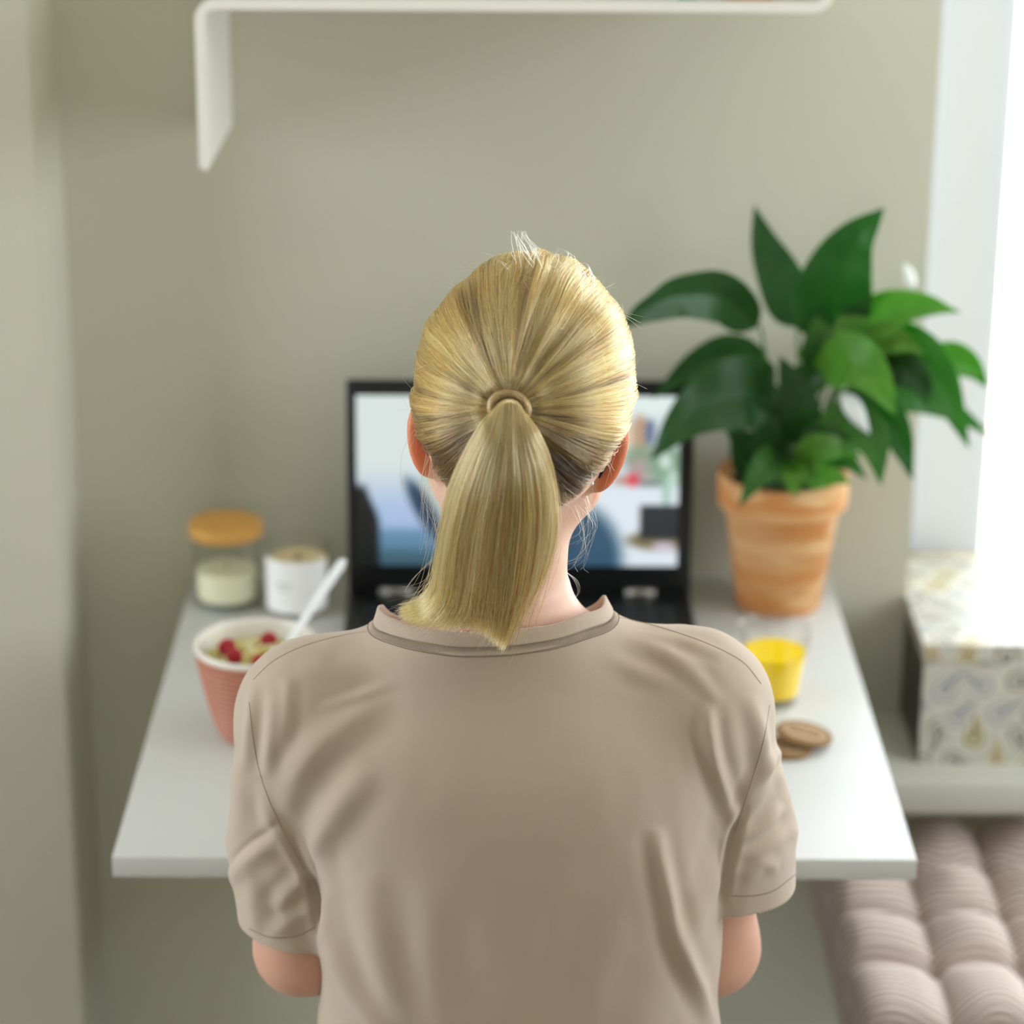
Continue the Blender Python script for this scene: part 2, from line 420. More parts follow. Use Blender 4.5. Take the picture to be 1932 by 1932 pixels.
    for xa, xb in ((PY(716, 1125, YH)[0], PY(780, 1125, YH)[0]), (PY(1180, 1117, YH)[0], PY(1236, 1117, YH)[0])):
        V, Fc = tube([(xa, YH - .006, hz + .003), (xb, YH - .006, hz + .003)], .0048, 20)
        meshobj('hinge', V, Fc, M['metal'], r)['label'] = 'grey metal hinge'
laptop()

# ------------------------------------------------------------------ candle jars
def jar1():
    c = PZ(424, 1165, TZ); c = np.array([c[0], c[1] + .040, TZ])
    r = empty('lidded_candle_jar', c, 'lidded glass jar with a round bamboo lid and cream candle wax', 'candle')
    R = .038
    lathe('glass_jar', [(0, .0), (R - .004, 0), (R, .004), (R, .085), (R - .0022, .085), (R - .0022, .012), (R - .006, .009), (0, .008)], c, M['glass'], r)
    lathe('candle_wax', [(0, .0105), (R - .007, .0105), (R - .004, .014), (R - .004, .043), (R - .005, .044), (0, .0432)], c, pmat('cream_wax', (232, 229, 200), .5, sss=.3, sssr=(1, .8, .5)), r)
    V, Fc = tube([c + (0, 0, .043), c + (0, 0, .05)], .0009, 6); meshobj('wick', V, Fc, M['black'], r)
    lathe('bamboo_lid', [(0, .0852), (R + .002, .0852), (R + .003, .0865), (R + .003, .0975), (R + .0015, .099), (0, .099)], c,
          pmat('bamboo', (200, 150, 76), .5, var=(60, .5, (184, 132, 60))), r)
jar1()
def jar2():
    c = PZ(560, 1171, TZ); c = np.array([c[0], c[1] + .038, TZ])
    r = empty('open_candle_glass', c, 'open glass candle with a white paper label beside the lidded jar', 'candle')
    R = .0365
    lathe('candle_glass', [(0, 0), (R - .004, 0), (R, .004), (R, .083), (R - .002, .083), (R - .002, .010), (R - .006, .008), (0, .007)], c, M['glass'], r)
    wax = pmat('ivory_wax', (222, 202, 158), .5, sss=.2, sssr=(1, .8, .5))
    lathe('candle_wax', [(0, .0095), (R - .010, .0095), (R - .0075, .013), (R - .0035, .060), (R - .005, .0615), (0, .060)], c, wax, r)
    lathe('wick_pit', [(0, .0605), (.006, .0608), (.005, .0613), (0, .0613)], c, pmat('burnt_wax', (150, 118, 78), .6), r, n=20)
    V, Fc = tube([c + (0, 0, .060), c + (.001, 0, .067)], .001, 6); meshobj('wick', V, Fc, M['black'], r)
    # label wrapped on the front of the glass
    V, Fc = [], []; n = 40
    for k in range(n + 1):
        a = math.radians(-178 + k / n * 150)
        for z in (.006, .068): V.append((c[0] + (R + .0004) * math.cos(a), c[1] + (R + .0004) * math.sin(a), c[2] + z))
    for k in range(n): Fc.append((2 * k, 2 * k + 2, 2 * k + 3, 2 * k + 1))
    lb = meshobj('paper_label', V, Fc, pmat('white_label', (232, 231, 230), .6), r)
    V, Fc = [], []
    for j, (a0, a1, z, h) in enumerate(((-128, -112, .040, .0022), (-109, -98, .040, .0022), (-124, -102, .034, .0012))):
        m = 8; b0 = len(V)
        for k in range(m + 1):
            a = math.radians(a0 + (a1 - a0) * k / m)
            for zz in (z, z + h): V.append((c[0] + (R + .0007) * math.cos(a), c[1] + (R + .0007) * math.sin(a), c[2] + zz))
        for k in range(m): Fc.append((b0 + 2 * k, b0 + 2 * k + 2, b0 + 2 * k + 3, b0 + 2 * k + 1))
    meshobj('label_print', V, Fc, pmat('grey_print', (150, 150, 150), .6), lb)
jar2()

# ------------------------------------------------------------------ bowl, porridge, berries, spoon
def bowl():
    c = PZ(482, 1412, TZ); c = np.array([c[0], c[1] + .036, TZ]); RT_, H = .0615, .101
    r = empty('breakfast_bowl', c, 'ribbed terracotta-pink bowl with a white inside, beside her left shoulder', 'bowl')
    prof = [(0, .004), (.031, .003), (.033, 0), (.036, 0), (.038, .004)]
    n = 44
    for k in range(n + 1):
        t = k / n; R = .039 + (RT_ - .039) * (t ** .72); R += .0009 * math.sin(k * math.pi / 1.5) * (t < .93)
        prof.append((R, .006 + (H - .012) * t))
    o = lathe('bowl_outside', prof, c, pmat('terracotta_glaze', (174, 113, 90), .5, var=(90, .4, (158, 98, 77))), r, n=96)
    inn = [(prof[-1][0], H - .006), (RT_ + .0008, H - .002), (RT_, H), (RT_ - .002, H), (RT_ - .0035, H - .003)]
    for t in np.linspace(0, 1, 14): inn.append(((RT_ - .0035) * (1 - t ** 3) * (1 - .30 * t), (H - .003) * (1 - t) + .012 * t))
    inn[-1] = (0, .012)
    lathe('bowl_inside', inn, c, pmat('white_glaze', (226, 222, 214), .25), r, n=96)
    # porridge surface
    zf = H - .019; Rf = .0538
    por = empty('porridge', c + (0, 0, .02), 'pale yellow-green porridge filling the pink bowl', 'porridge')
    g = np.linspace(-1, 1, 64); X, Y = np.meshgrid(g, g)
    V, idm = [], {}
    for i in range(64):
        for j in range(64):
            if X[i, j] ** 2 + Y[i, j] ** 2 <= 1:
                idm[i, j] = len(V); p = np.array([X[i, j] * Rf, Y[i, j] * Rf, 0.])
                nz = float(vnoise(p * 1.0, 110, 3)) * .0028 + float(vnoise(p, 260, 4)) * .0014
                V.append(c + p + (0, 0, zf + nz + .006 * math.exp(-((p[0] - .012) ** 2 + (p[1]) ** 2) / .0008)))
    Fc = [(idm[i, j], idm[i, j + 1], idm[i + 1, j + 1], idm[i + 1, j]) for i in range(63) for j in range(63) if all(q in idm for q in ((i, j), (i, j + 1), (i + 1, j + 1), (i + 1, j)))]
    meshobj('porridge_surface', V, Fc, pmat('oat_porridge', (206, 196, 128), .4, var=(160, .7, (188, 176, 96)), sss=.2), por)
    rnd = random.Random(4); P = []
    banana = pmat('nut_flake', (234, 222, 170), .45, sss=.2)
    for k in range(46):
        a = rnd.random() * 6.28; q = .040 * math.sqrt(rnd.random()); x, y = q * math.cos(a) + .008, q * math.sin(a)
        z = zf + .002 + .007 * math.exp(-((x - .012) ** 2 + y * y) / .0008)
        bm_c = c + (x, y, z); t = rnd.random() * 6.28
        e = .0045 + rnd.random() * .003
        ax = np.array([math.cos(t), math.sin(t), .2]) * e; bx_ = np.array([-math.sin(t), math.cos(t), rnd.uniform(-.5, .5)]) * e * .6; cz = np.array([0, 0, 1.]) * e * .45
        V, Fc = [], []
        for i in range(5):
            ph = math.pi * i / 4
            for j in range(8):
                th = 2 * math.pi * j / 8
                V.append(bm_c + ax * math.sin(ph) * math.cos(th) + bx_ * math.sin(ph) * math.sin(th) + cz * math.cos(ph))
        for i in range(4):
            for j in range(8): Fc.append((i * 8 + j, i * 8 + (j + 1) % 8, (i + 1) * 8 + (j + 1) % 8, (i + 1) * 8 + j))
        P.append((V, Fc))
    V, Fc = merge(P); o = meshobj('nut_flakes', V, Fc, banana, por); o['kind'] = 'stuff'
    # raspberries
    red = pmat('raspberry_red', (168, 24, 40), .35, sss=.25, sssr=(1, .2, .2))
    spots = [((428, 1222), 'raspberry nearest the left rim of the bowl', .0088, 0.2), ((442, 1238), 'raspberry leaning against the leftmost one in the bowl', .0082, 1.3),
             ((507, 1210), 'raspberry nearest the spoon in the bowl', .0088, 2.2), ((490, 1250), 'raspberry half hidden behind her shoulder, lowest in the bowl', .0084, .6)]
    proto = None
    for (sx, sy), lab, R, rot in spots:
        p = PZ(sx, sy, c[2] + zf + .010)
        rr = empty('raspberry', p, lab, 'raspberry', 'raspberries on the porridge')
        rr.rotation_euler = (.5 * math.sin(rot * 3), .5 * math.cos(rot * 2), rot); rr.scale = (R / .0088,) * 3
        if proto is None:
            P = []
            for i in range(7):
                ph = .15 + i / 6 * 2.35; m = max(1, int(round(9 * math.sin(ph)))) 
                for j in range(m):
                    th = 2 * math.pi * (j + .5 * (i % 2)) / m
                    cc = np.array([math.sin(ph) * math.cos(th), math.sin(ph) * math.sin(th), math.cos(ph) * 1.12]) * .0072
                    V, Fc = [], []
                    for u in range(5):
                        for v in range(7):
                            V.append(cc + .0023 * np.array([math.sin(math.pi * u / 4) * math.cos(2 * math.pi * v / 7), math.sin(math.pi * u / 4) * math.sin(2 * math.pi * v / 7), math.cos(math.pi * u / 4)]))
                    for u in range(4):
                        for v in range(7): Fc.append((u * 7 + v, u * 7 + (v + 1) % 7, (u + 1) * 7 + (v + 1) % 7, (u + 1) * 7 + v))
                    P.append((V, Fc))
            # core
            V, Fc = [], []
            for u in range(7):
                for v in range(12):
                    V.append(.0068 * np.array([math.sin(math.pi * u / 6) * math.cos(2 * math.pi * v / 12), math.sin(math.pi * u / 6) * math.sin(2 * math.pi * v / 12), 1.1 * math.cos(math.pi * u / 6)]))
            for u in range(6):
                for v in range(12): Fc.append((u * 12 + v, u * 12 + (v + 1) % 12, (u + 1) * 12 + (v + 1) % 12, (u + 1) * 12 + v))
            P.append((V, Fc)); V, Fc = merge(P)
            proto = bpy.data.meshes.new('drupelets'); proto.from_pydata([tuple(v) for v in V], [], Fc); proto.materials.append(red)
            proto.polygons.foreach_set('use_smooth', [True] * len(proto.polygons))
        o = bpy.data.objects.new('drupelets', proto); SC.collection.objects.link(o); o.parent = rr
    # spoon: white handle leaning on the rim
    tip = PZ(651, 1056, c[2] + .142)
    ins = PZ(545, 1212, c[2] + H - .006)
    tip = np.array(PY(649, 1056, ins[1] + .052)); d = (ins - tip); 
    bot = ins + d * .30
    sp = empty('spoon', bot, 'glossy white spoon leaning in the pink breakfast bowl', 'spoon')
    P = catmull([tip, tip * .7 + ins * .3, tip * .3 + ins * .7, ins, bot], 26)
    T = d / np.linalg.norm(d); side = np.cross(T, [0, -1, .5]); side /= np.linalg.norm(side); nor = np.cross(side, T)
    V, Fc = [], []
    for i, p in enumerate(P):
        t = i / 25; w = .0052 * (1 - .45 * t); 
        if i == 0: w *= .55
        if i == 1: w *= .88
        h = .0022
        for k in range(12):
            a = 2 * math.pi * k / 12; V.append(p + side * w * math.cos(a) + nor * h * math.sin(a))
    for i in range(25):
        for k in range(12): Fc.append((i * 12 + k, i * 12 + (k + 1) % 12, (i + 1) * 12 + (k + 1) % 12, (i + 1) * 12 + k))
    Fc.append(tuple(range(11, -1, -1))); Fc.append(tuple(25 * 12 + k for k in range(12)))
    wm = pmat('white_enamel', (236, 240, 246), .2)
    meshobj('spoon_handle', V, Fc, wm, sp)
    V, Fc = [], []; hd = bot + T * .016
    for u in range(9):
        for v in range(16):
            ph = math.pi * u / 8; V.append(hd + T * .021 * math.cos(ph) + side * .013 * math.sin(ph) * math.cos(2 * math.pi * v / 16) + nor * .004 * math.sin(ph) * math.sin(2 * math.pi * v / 16))
    for u in range(8):
        for v in range(16): Fc.append((u * 16 + v, u * 16 + (v + 1) % 16, (u + 1) * 16 + (v + 1) % 16, (u + 1) * 16 + v))
    meshobj('spoon_bowl', V, Fc, wm, sp)
bowl()

# ------------------------------------------------------------------ glass of juice
def juice():
    c = PZ(1462, 1342, TZ); c = np.array([c[0], c[1] + .029, TZ])
    r = empty('drinking_glass', c, 'clear tumbler half full of orange juice, in front of the potted plant', 'glass')
    rb, rt, H = .0265, .0385, .082
    R = lambda z: rb + (rt - rb) * (z / H) ** .8
    zs = np.linspace(.004, H, 18)
    prof = [(0, 0), (rb - .004, 0), (rb - .001, .0012)] + [(R(z), z) for z in zs] + [(R(H) - .001, H + .0008)] + [(R(z) - .0018, z) for z in zs[::-1] if z > .009] + [(rb - .006, .0075), (0, .007)]
    lathe('tumbler', prof, c, M['glass'], r)
    j = pmat('orange_juice_liquid', (255, 214, 0), .18, sss=.1, sssr=(1, .7, .1))
    hz = .056; z2 = np.linspace(.010, hz, 14)
    o = lathe('orange_juice', [(0, .0084), (rb - .0065, .0092)] + [(R(z) - .0027, z) for z in z2] + [(R(hz) - .003, hz - .0004), (0, hz - .0006)], c, j, None)
    tag(o, 'bright orange juice inside the clear tumbler', 'juice')
juice()

# ------------------------------------------------------------------ biscuits
def biscuits():
    bm_ = pmat('biscuit_crust', (140, 108, 70), .75, var=(220, .6, (116, 84, 50)), bump=(600, .0004))
    bm2 = pmat('biscuit_face', (172, 144, 110), .75, var=(260, .5, (150, 120, 86)), bump=(600, .0004))
    def one(p, R, rot, lab):
        r = empty('biscuit', p, lab, 'biscuit', 'oat biscuits beside the glass')
        h = .0065
        mod = lambda a, z: 1 + .008 * math.sin(a * 26)
        lathe('biscuit_body', [(0, 0), (R - .002, 0), (R, .0015), (R, h - .0018), (R - .0015, h - .0003), (R - .004, h), (R - .0055, h - .0012), (0, h - .0012)], p, bm_, r, n=104, mod=mod)
        lathe('raised_face', [(R - .0062, h - .0013), (R - .0068, h - .0001), (0, h + .0001)], p, bm2, r, n=64)
        # embossed oval ring and strokes
        P = []
        oval = [(p[0] + .0165 * math.cos(a), p[1] + .0085 * math.sin(a), p[2] + h) for a in np.linspace(0, 2 * math.pi, 40)]
        P.append(tube(oval, .0011, 6))
        for k in range(7):
            x = p[0] - .0105 + k * .0035
            P.append(tube([(x, p[1] - .0028, p[2] + h), (x + .0006, p[1] + .003, p[2] + h)], .0006, 5))
        V, Fc = merge(P); meshobj('embossed_mark', V, Fc, bm_, r)
        r.rotation_euler = rot
        return r
    p2 = PZ(1492, 1424, TZ); p2 = np.array([p2[0] - .0015, p2[1] + .008, TZ + .0002])
    one(p2, .0235, (0, 0, .4), 'lower biscuit lying flat on the table under the other')
    p1 = PZ(1516, 1386, TZ + .011); 
    one(np.array([p1[0], p1[1], TZ + .0085]), .029, (-.10, .12, -.5), 'upper biscuit with an embossed face leaning on the other')
biscuits()

# ------------------------------------------------------------------ decorative box with paisley paper on the window board
def paisley_box():
    x0, x1 = PY(1744, 1215, 2.80)[0], .80
    y0, y1 = 2.800, 3.09; z0 = SZ
    z1 = PY(1800, 1217, 2.80)[2]
    r = empty('paisley_storage_box', ((x0 + x1) / 2, 2.95, z0), 'storage box covered in grey and ochre paisley paper on the window board', 'box')
    base = np.array((192, 189, 178.)); 
    drops = []; rnd = random.Random(11)
    ochre, grey, blue, olive = (168, 148, 96), (142, 142, 130), (160, 165, 170), (150, 140, 88)
    for i in range(-1, 10):
        for j in range(-1, 10):
            drops.append((i * .044 + (j % 2) * .022 + rnd.uniform(-.005, .005), j * .034 + rnd.uniform(-.005, .005), rnd.random() * 6.28, rnd.uniform(.0155, .0200), rnd.choice([ochre, grey, olive, grey, blue]), rnd.choice([-1, 1])))
    def pattern(U, V):
        C = np.zeros(U.shape + (3,)) + base
        C = C + (vnoise(np.stack([U, V, U * 0], -1), 150, 5) * 5)[..., None]
        for (cx, cy, rot, R, c, fl) in drops:
            m = (abs(U - cx) < R * 2.6) & (abs(V - cy) < R * 2.6)
            if not m.any(): continue
            x = U[m] - cx; y = V[m] - cy
            a = x * math.cos(rot) + y * math.sin(rot); b = (-x * math.sin(rot) + y * math.cos(rot)) * fl
            # curl the tail, radius shrinks along it
            t = np.clip((a + R * .6) / (R * 2.4), 0, 1)
            cyl = R * .95 * t ** 2; rad = R * .84 * (1 - t) ** .8 + 1e-4
            aa = np.clip(a, -R * .3, None); d = np.hypot(np.minimum(a + R * .3, 0), b - cyl) / rad
            sub = C[m]
            for lo, hi, cc, st in ((1.0, 1.42, tuple(base * 1.06), 1), (.62, 1.02, c, 1), (.40, .62, (222, 214, 200), 1), (-1, .40, tuple(np.array(c) * .92), 1)):
                w = smooth01(hi + .06, hi - .06, d) * (smooth01(lo - .06, lo + .06, d) if lo > 0 else 1)
                w = w * (a < R * 1.8)
                sub = sub * (1 - w[:, None]) + np.array(cc) * w[:, None]
            C[m] = sub
        return np.clip(C, 0, 255)
    mat = pmat('paisley_paper', (200, 196, 186), .38, attr='Col')
    def face(name, o, eu, ev, nu, nv, off):
        lu, lv = np.linalg.norm(eu), np.linalg.norm(ev)
        U, Vv = np.meshgrid(np.linspace(0, 1, nu), np.linspace(0, 1, nv))
        P = np.asarray(o) + U[..., None] * eu + Vv[..., None] * ev
        C = pattern(U * lu + off[0], Vv * lv + off[1])
        idx = np.arange(nu * nv).reshape(nv, nu)
        return P.reshape(-1, 3), np.stack([idx[:-1, :-1], idx[:-1, 1:], idx[1:, 1:], idx[1:, :-1]], -1).reshape(-1, 4), C.reshape(-1, 3)
    def shell(name, x0, x1, y0, y1, z0, z1, off):
        parts = [face('f', (x0, y0, z0), np.array([x1 - x0, 0, 0]), np.array([0, 0, z1 - z0]), 260, 120, (off, .0)),
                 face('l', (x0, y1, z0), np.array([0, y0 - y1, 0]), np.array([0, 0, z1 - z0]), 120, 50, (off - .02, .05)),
                 face('r', (x1, y0, z0), np.array([0, y1 - y0, 0]), np.array([0, 0, z1 - z0]), 60, 30, (off, .0)),
                 face('b', (x1, y1, z0), np.array([x0 - x1, 0, 0]), np.array([0, 0, z1 - z0]), 60, 30, (off, .0)),
                 face('t', (x0, y0, z1), np.array([x1 - x0, 0, 0]), np.array([0, y1 - y0, 0]), 220, 200, (off + .01, .02)),
                 face('u', (x1, y0, z0), np.array([x0 - x1, 0, 0]), np.array([0, y1 - y0, 0]), 2, 2, (off, .0))]
        V, Fc, C = [], [], []; b = 0
        for v, f, c in parts: V.append(v); Fc.append(f + b); C.append(c if not (name == 'box_body' and (f is parts[1][1])) else c * 0 + np.array((40, 47, 40.))); b += len(v)  # left side of the body near black: deep shade put into its colour
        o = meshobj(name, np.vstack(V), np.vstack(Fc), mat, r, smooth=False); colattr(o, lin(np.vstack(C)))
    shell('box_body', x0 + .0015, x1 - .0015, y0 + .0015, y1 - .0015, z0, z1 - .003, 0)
    shell('lid', x0, x1, y0, y1, z1 - .020, z1, .08)
paisley_box()

# ------------------------------------------------------------------ peace lily
def plant():
    cz = TZ; b = PZ(1480, 1168, TZ); c = np.array([b[0] - .003, b[1] + .047, TZ])
    root = empty('potted_peace_lily', c, 'peace lily with broad dark green leaves in a terracotta pot', 'plant')
    PR, PB, PH = .0725, .0475, .158
    terra = pmat('washed_terracotta', (204, 138, 78), .75, bump=(300, .0006))
    nt = terra.node_tree; N, L = nt.nodes, nt.links; bs = N['Principled BSDF']
    tc = N.new('ShaderNodeTexCoord'); mp = N.new('ShaderNodeMapping'); mp.inputs['Rotation'].default_value = (.25, .35, 0); mp.inputs['Scale'].default_value = (.45, .45, 2.4)
    nz = N.new('ShaderNodeTexNoise'); nz.inputs['Scale'].default_value = 13; nz.inputs['Detail'].default_value = 3; nz.inputs['Distortion'].default_value = 1.2
    rp = N.new('ShaderNodeValToRGB'); rp.color_ramp.elements[0].position = .42; rp.color_ramp.elements[0].color = col4((196, 132, 74)); rp.color_ramp.elements[1].position = .62; rp.color_ramp.elements[1].color = col4((220, 180, 132))
    L.new(tc.outputs['Object'], mp.inputs[0]); L.new(mp.outputs[0], nz.inputs['Vector']); L.new(nz.outputs['Fac'], rp.inputs[0]); L.new(rp.outputs[0], bs.inputs['Base Color'])
    r1 = PR - .0045
    lathe('terracotta_pot', [(0, 0), (PB - .002, 0), (PB, .002), (r1 - .004, PH - .040), (r1 - .0015, PH - .037), (PR - .001, PH - .036), (PR, PH - .033), (PR + .001, PH - .002), (PR - .001, PH), (PR - .006, PH), (PR - .008, PH - .004), (PR - .010, PH - .016), (PR - .012, PH - .030), (0, PH - .030)], c, terra, root, n=96)
    V, Fc = [], []
    for i in range(12):
        for k in range(40):
            rr = (PR - .0115) * i / 11; a = 2 * math.pi * k / 40; p = np.array([rr * math.cos(a), rr * math.sin(a), 0])
            V.append(c + p + (0, 0, PH - .018 + .003 * float(vnoise(p, 200, 2))))
    for i in range(11):
        for k in range(40): Fc.append((i * 40 + k, i * 40 + (k + 1) % 40, (i + 1) * 40 + (k + 1) % 40, (i + 1) * 40 + k))
    o = meshobj('soil', V, Fc, pmat('potting_soil', (52, 38, 26), .95, bump=(300, .002)), root); o['kind'] = 'stuff'
    def lm(nm, a, b, s=.2):
        m = pmat(nm, a, .42, spec=.28, var=(30, .6, b), sss=s, sssr=(.3, 1, .1)); m.node_tree.nodes['Principled BSDF'].inputs['Subsurface Scale'].default_value = .004; return m
    dark = lm('leaf_dark_green', (33, 62, 30), (44, 78, 36)); mid = lm('leaf_mid_green', (54, 94, 38), (44, 80, 36)); bright = lm('leaf_bright_green', (82, 130, 42), (62, 108, 38))
    stemm = pmat('leaf_stem_green', (72, 108, 56), .4)
    S0 = c + (0.004, 0, PH - .02)
    # midrib points (px, py, Y), width in px, curl, tone; base first
    Lf = [([(1500, 618, 2.84), (1478, 540, 2.85), (1444, 462, 2.87), (1423, 388, 2.88)], 78, .25, dark, (1492, 780)),
          ([(1568, 650, 2.82), (1572, 560, 2.80), (1605, 465, 2.79), (1668, 392, 2.78)], 128, .25, dark, (1530, 780)),
          ([(1428, 620, 2.79), (1370, 560, 2.76), (1290, 556, 2.73), (1220, 585, 2.70), (1168, 618, 2.685)], 92, .5, dark, (1440, 720)),
          ([(1585, 668, 2.80), (1640, 612, 2.79), (1720, 578, 2.78), (1812, 588, 2.77)], 88, .45, bright, (1545, 760)),
          ([(1546, 700, 2.80), (1548, 660, 2.77), (1545, 625, 2.75), (1538, 598, 2.74)], 66, .2, mid, (1530, 790)),
          ([(1445, 722, 2.84), (1385, 672, 2.84), (1310, 690, 2.83), (1230, 752, 2.82)], 74, .4, dark, (1470, 800)),
          ([(1462, 752, 2.80), (1395, 742, 2.77), (1305, 782, 2.745), (1228, 866, 2.72)], 122, .3, dark, (1478, 830)),
          ([(1545, 700, 2.79), (1600, 680, 2.74), (1650, 715, 2.72), (1690, 785, 2.71)], 92, .45, bright, (1530, 790)),
          ([(1610, 708, 2.82), (1690, 668, 2.78), (1768, 712, 2.76), (1828, 845, 2.745)], 112, .4, mid, (1540, 790)),
          ([(1730, 705, 2.83), (1790, 680, 2.83), (1832, 692, 2.83), (1864, 732, 2.83)], 64, .3, bright, (1560, 780)),
          ([(1640, 760, 2.85), (1710, 745, 2.86), (1790, 770, 2.865), (1874, 826, 2.87)], 60, .3, mid, (1545, 800)),
          ([(1595, 790, 2.79), (1640, 770, 2.76), (1690, 815, 2.74), (1722, 906, 2.73)], 86, .4, dark, (1540, 830)),
          ([(1565, 838, 2.79), (1605, 800, 2.74), (1648, 838, 2.72), (1662, 915, 2.71)], 84, .35, mid, (1530, 860)),
          ([(1472, 860, 2.80), (1452, 872, 2.77), (1425, 905, 2.755), (1394, 958, 2.75)], 56, .3, mid, (1480, 885)),
          ([(1482, 858, 2.83), (1440, 850, 2.82), (1400, 832, 2.81), (1366, 796, 2.80)], 70, .3, dark, (1484, 885)),
          ([(1502, 840, 2.82), (1502, 780, 2.79), (1495, 725, 2.77), (1470, 672, 2.76)], 84, .25, dark, (1495, 870)),
          ([(1494, 868, 2.80), (1497, 890, 2.775), (1498, 912, 2.77), (1502, 938, 2.768)], 44, .3, bright, (1490, 885)),
          ([(1515, 905, 2.79), (1545, 898, 2.775), (1575, 900, 2.77), (1606, 912, 2.77)], 44, .3, bright, (1505, 900)),
          ([(1525, 870, 2.81), (1545, 830, 2.79), (1570, 800, 2.78), (1600, 775, 2.77)], 62, .3, dark, (1515, 890)),
          ([(1510, 880, 2.80), (1540, 850, 2.78), (1580, 845, 2.76), (1625, 862, 2.75)], 56, .3, bright, (1505, 895)),
          ([(1475, 800, 2.85), (1450, 760, 2.86), (1430, 725, 2.87), (1405, 690, 2.88)], 60, .3, dark, (1484, 860)),
          ([(1600, 720, 2.87), (1650, 690, 2.885), (1700, 640, 2.90), (1745, 622, 2.905)], 72, .3, mid, (1530, 800)),
          ([(1560, 880, 2.84), (1575, 850, 2.85), (1600, 830, 2.86), (1612, 800, 2.87)], 54, .3, dark, (1530, 895)),
          ([(1440, 905, 2.86), (1415, 880, 2.87), (1395, 850, 2.88), (1380, 815, 2.89)], 56, .3, dark, (1470, 900)),
          ([(1520, 880, 2.80), (1560, 820, 2.775), (1610, 812, 2.765), (1650, 850, 2.76)], 58, .3, dark, (1515, 900)),
          ([(1500, 760, 2.82), (1520, 720, 2.80), (1560, 700, 2.79), (1600, 712, 2.785)], 60, .3, dark, (1500, 850)),
          ([(1470, 880, 2.82), (1450, 830, 2.80), (1455, 790, 2.79), (1475, 750, 2.785)], 56, .3, dark, (1480, 895)),
          ([(1530, 880, 2.83), (1560, 860, 2.82), (1600, 870, 2.81), (1636, 905, 2.805)], 50, .3, mid, (1515, 900)),
          ([(1485, 890, 2.81), (1465, 880, 2.79), (1440, 885, 2.78), (1412, 905, 2.775)], 46, .3, dark, (1490, 900)),
          ([(1620, 650, 2.80), (1650, 640, 2.78), (1700, 645, 2.77), (1742, 668, 2.765)], 60, .35, bright, (1540, 780)),
          ([(1650, 705, 2.80), (1690, 690, 2.77), (1735, 720, 2.755), (1750, 770, 2.75)], 70, .3, dark, (1545, 800))]
    for i, (pts, wpx, curl, mat, st) in enumerate(Lf):
        P = catmull([PY(x, y, Y) for x, y, Y in pts], 22)
        T = np.gradient(P, axis=0); T /= np.linalg.norm(T, axis=1)[:, None]
        W = wpx * 1.13 / F * 2.95 / 2
        V, Fc = [], []; m = 8
        ph = i * 1.7
        for k in range(22):
            t = k / 21; w = W * (math.sin(math.pi * min(1, t ** .62)) ** .85) * (1 - .25 * t) * 1.12 if 0 < t < 1 else W * .02
            view = P[k] - CAM; view /= np.linalg.norm(view)
            s = np.cross(T[k], view)
            if i in (2, 3): s = s * .85 + view * .35
            s /= np.linalg.norm(s) + 1e-9; nrm = np.cross(s, T[k]); nrm /= np.linalg.norm(nrm)
            if nrm @ view > 0: nrm = -nrm
            for j in range(m + 1):
                u = j / m * 2 - 1
                ru = .06 * W * math.sin(k * 1.15 + ph + (2 if u > 0 else 0)) * abs(u)
                V.append(P[k] + s * w * u + nrm * (curl * w * (abs(u) ** 1.4) * .5 + ru - .10 * w * math.exp(-(u * 5) ** 2)))
        for k in range(21):
            for j in range(m): a = k * (m + 1) + j; Fc.append((a, a + 1, a + m + 2, a + m + 1))
        lf = meshobj('leaf', V, Fc, mat, root)
        sm = lf.modifiers.new('thickness', 'SOLIDIFY'); sm.thickness = .0006; sm.offset = 0
        ss = lf.modifiers.new('smooth', 'SUBSURF'); ss.levels = 1; ss.render_levels = 1
        if mat is bright: lf['label'] = 'bright green leaf'
        sd = PY(st[0], st[1], (pts[0][2] + S0[1]) / 2)
        base = S0 + np.array([.024 * math.cos(i * 2.4), .02 * math.sin(i * 2.4), -.002])
        Q = catmull([base, base * .45 + sd * .55 if base[2] < sd[2] else base + (0, 0, .012), P[0] - T[0] * .012, P[0] + T[0] * .004], 12)
        V, Fc = tube(Q, np.linspace(.0026, .0014, 12), 7); meshobj('leaf_stem', V, Fc, stemm, root)
    # white spathes
    wh = pmat('white_spathe', (226, 232, 232), .4, sss=.3, sssr=(1, 1, 1))
    for pts, wpx in (([(1590, 742, 2.735), (1605, 762, 2.725), (1622, 790, 2.72), (1640, 818, 2.72)], 34), ([(1722, 545, 2.88), (1718, 528, 2.88), (1713, 512, 2.88), (1706, 496, 2.88)], 20)):
        P = catmull([PY(*q) for q in pts], 14); V, Fc = [], []; T = np.gradient(P, axis=0); W = wpx / F * 2.9 / 2
        for k in range(14):
            t = k / 13; w = W * math.sin(math.pi * min(1, max(.02, t) ** .8)) + .0002; view = P[k] - CAM; s = np.cross(T[k], view); s /= np.linalg.norm(s)
            for j in range(5): u = j / 4 * 2 - 1; V.append(P[k] + s * w * u - view / np.linalg.norm(view) * w * .5 * (1 - u * u))
        for k in range(13):
            for j in range(4): a = k * 5 + j; Fc.append((a, a + 1, a + 6, a + 5))
        o = meshobj('flower_spathe', V, Fc, wh, root); o['label'] = 'white flower spathe'
        sm = o.modifiers.new('thickness', 'SOLIDIFY'); sm.thickness = .0006
        mid_ = (P[0] + S0) / 2 + (.02, 0, .02)
        V, Fc = tube(catmull([S0 + (.01, 0, 0), mid_, P[0]], 12), .0013, 6); meshobj('flower_stem', V, Fc, stemm, root)
plant()

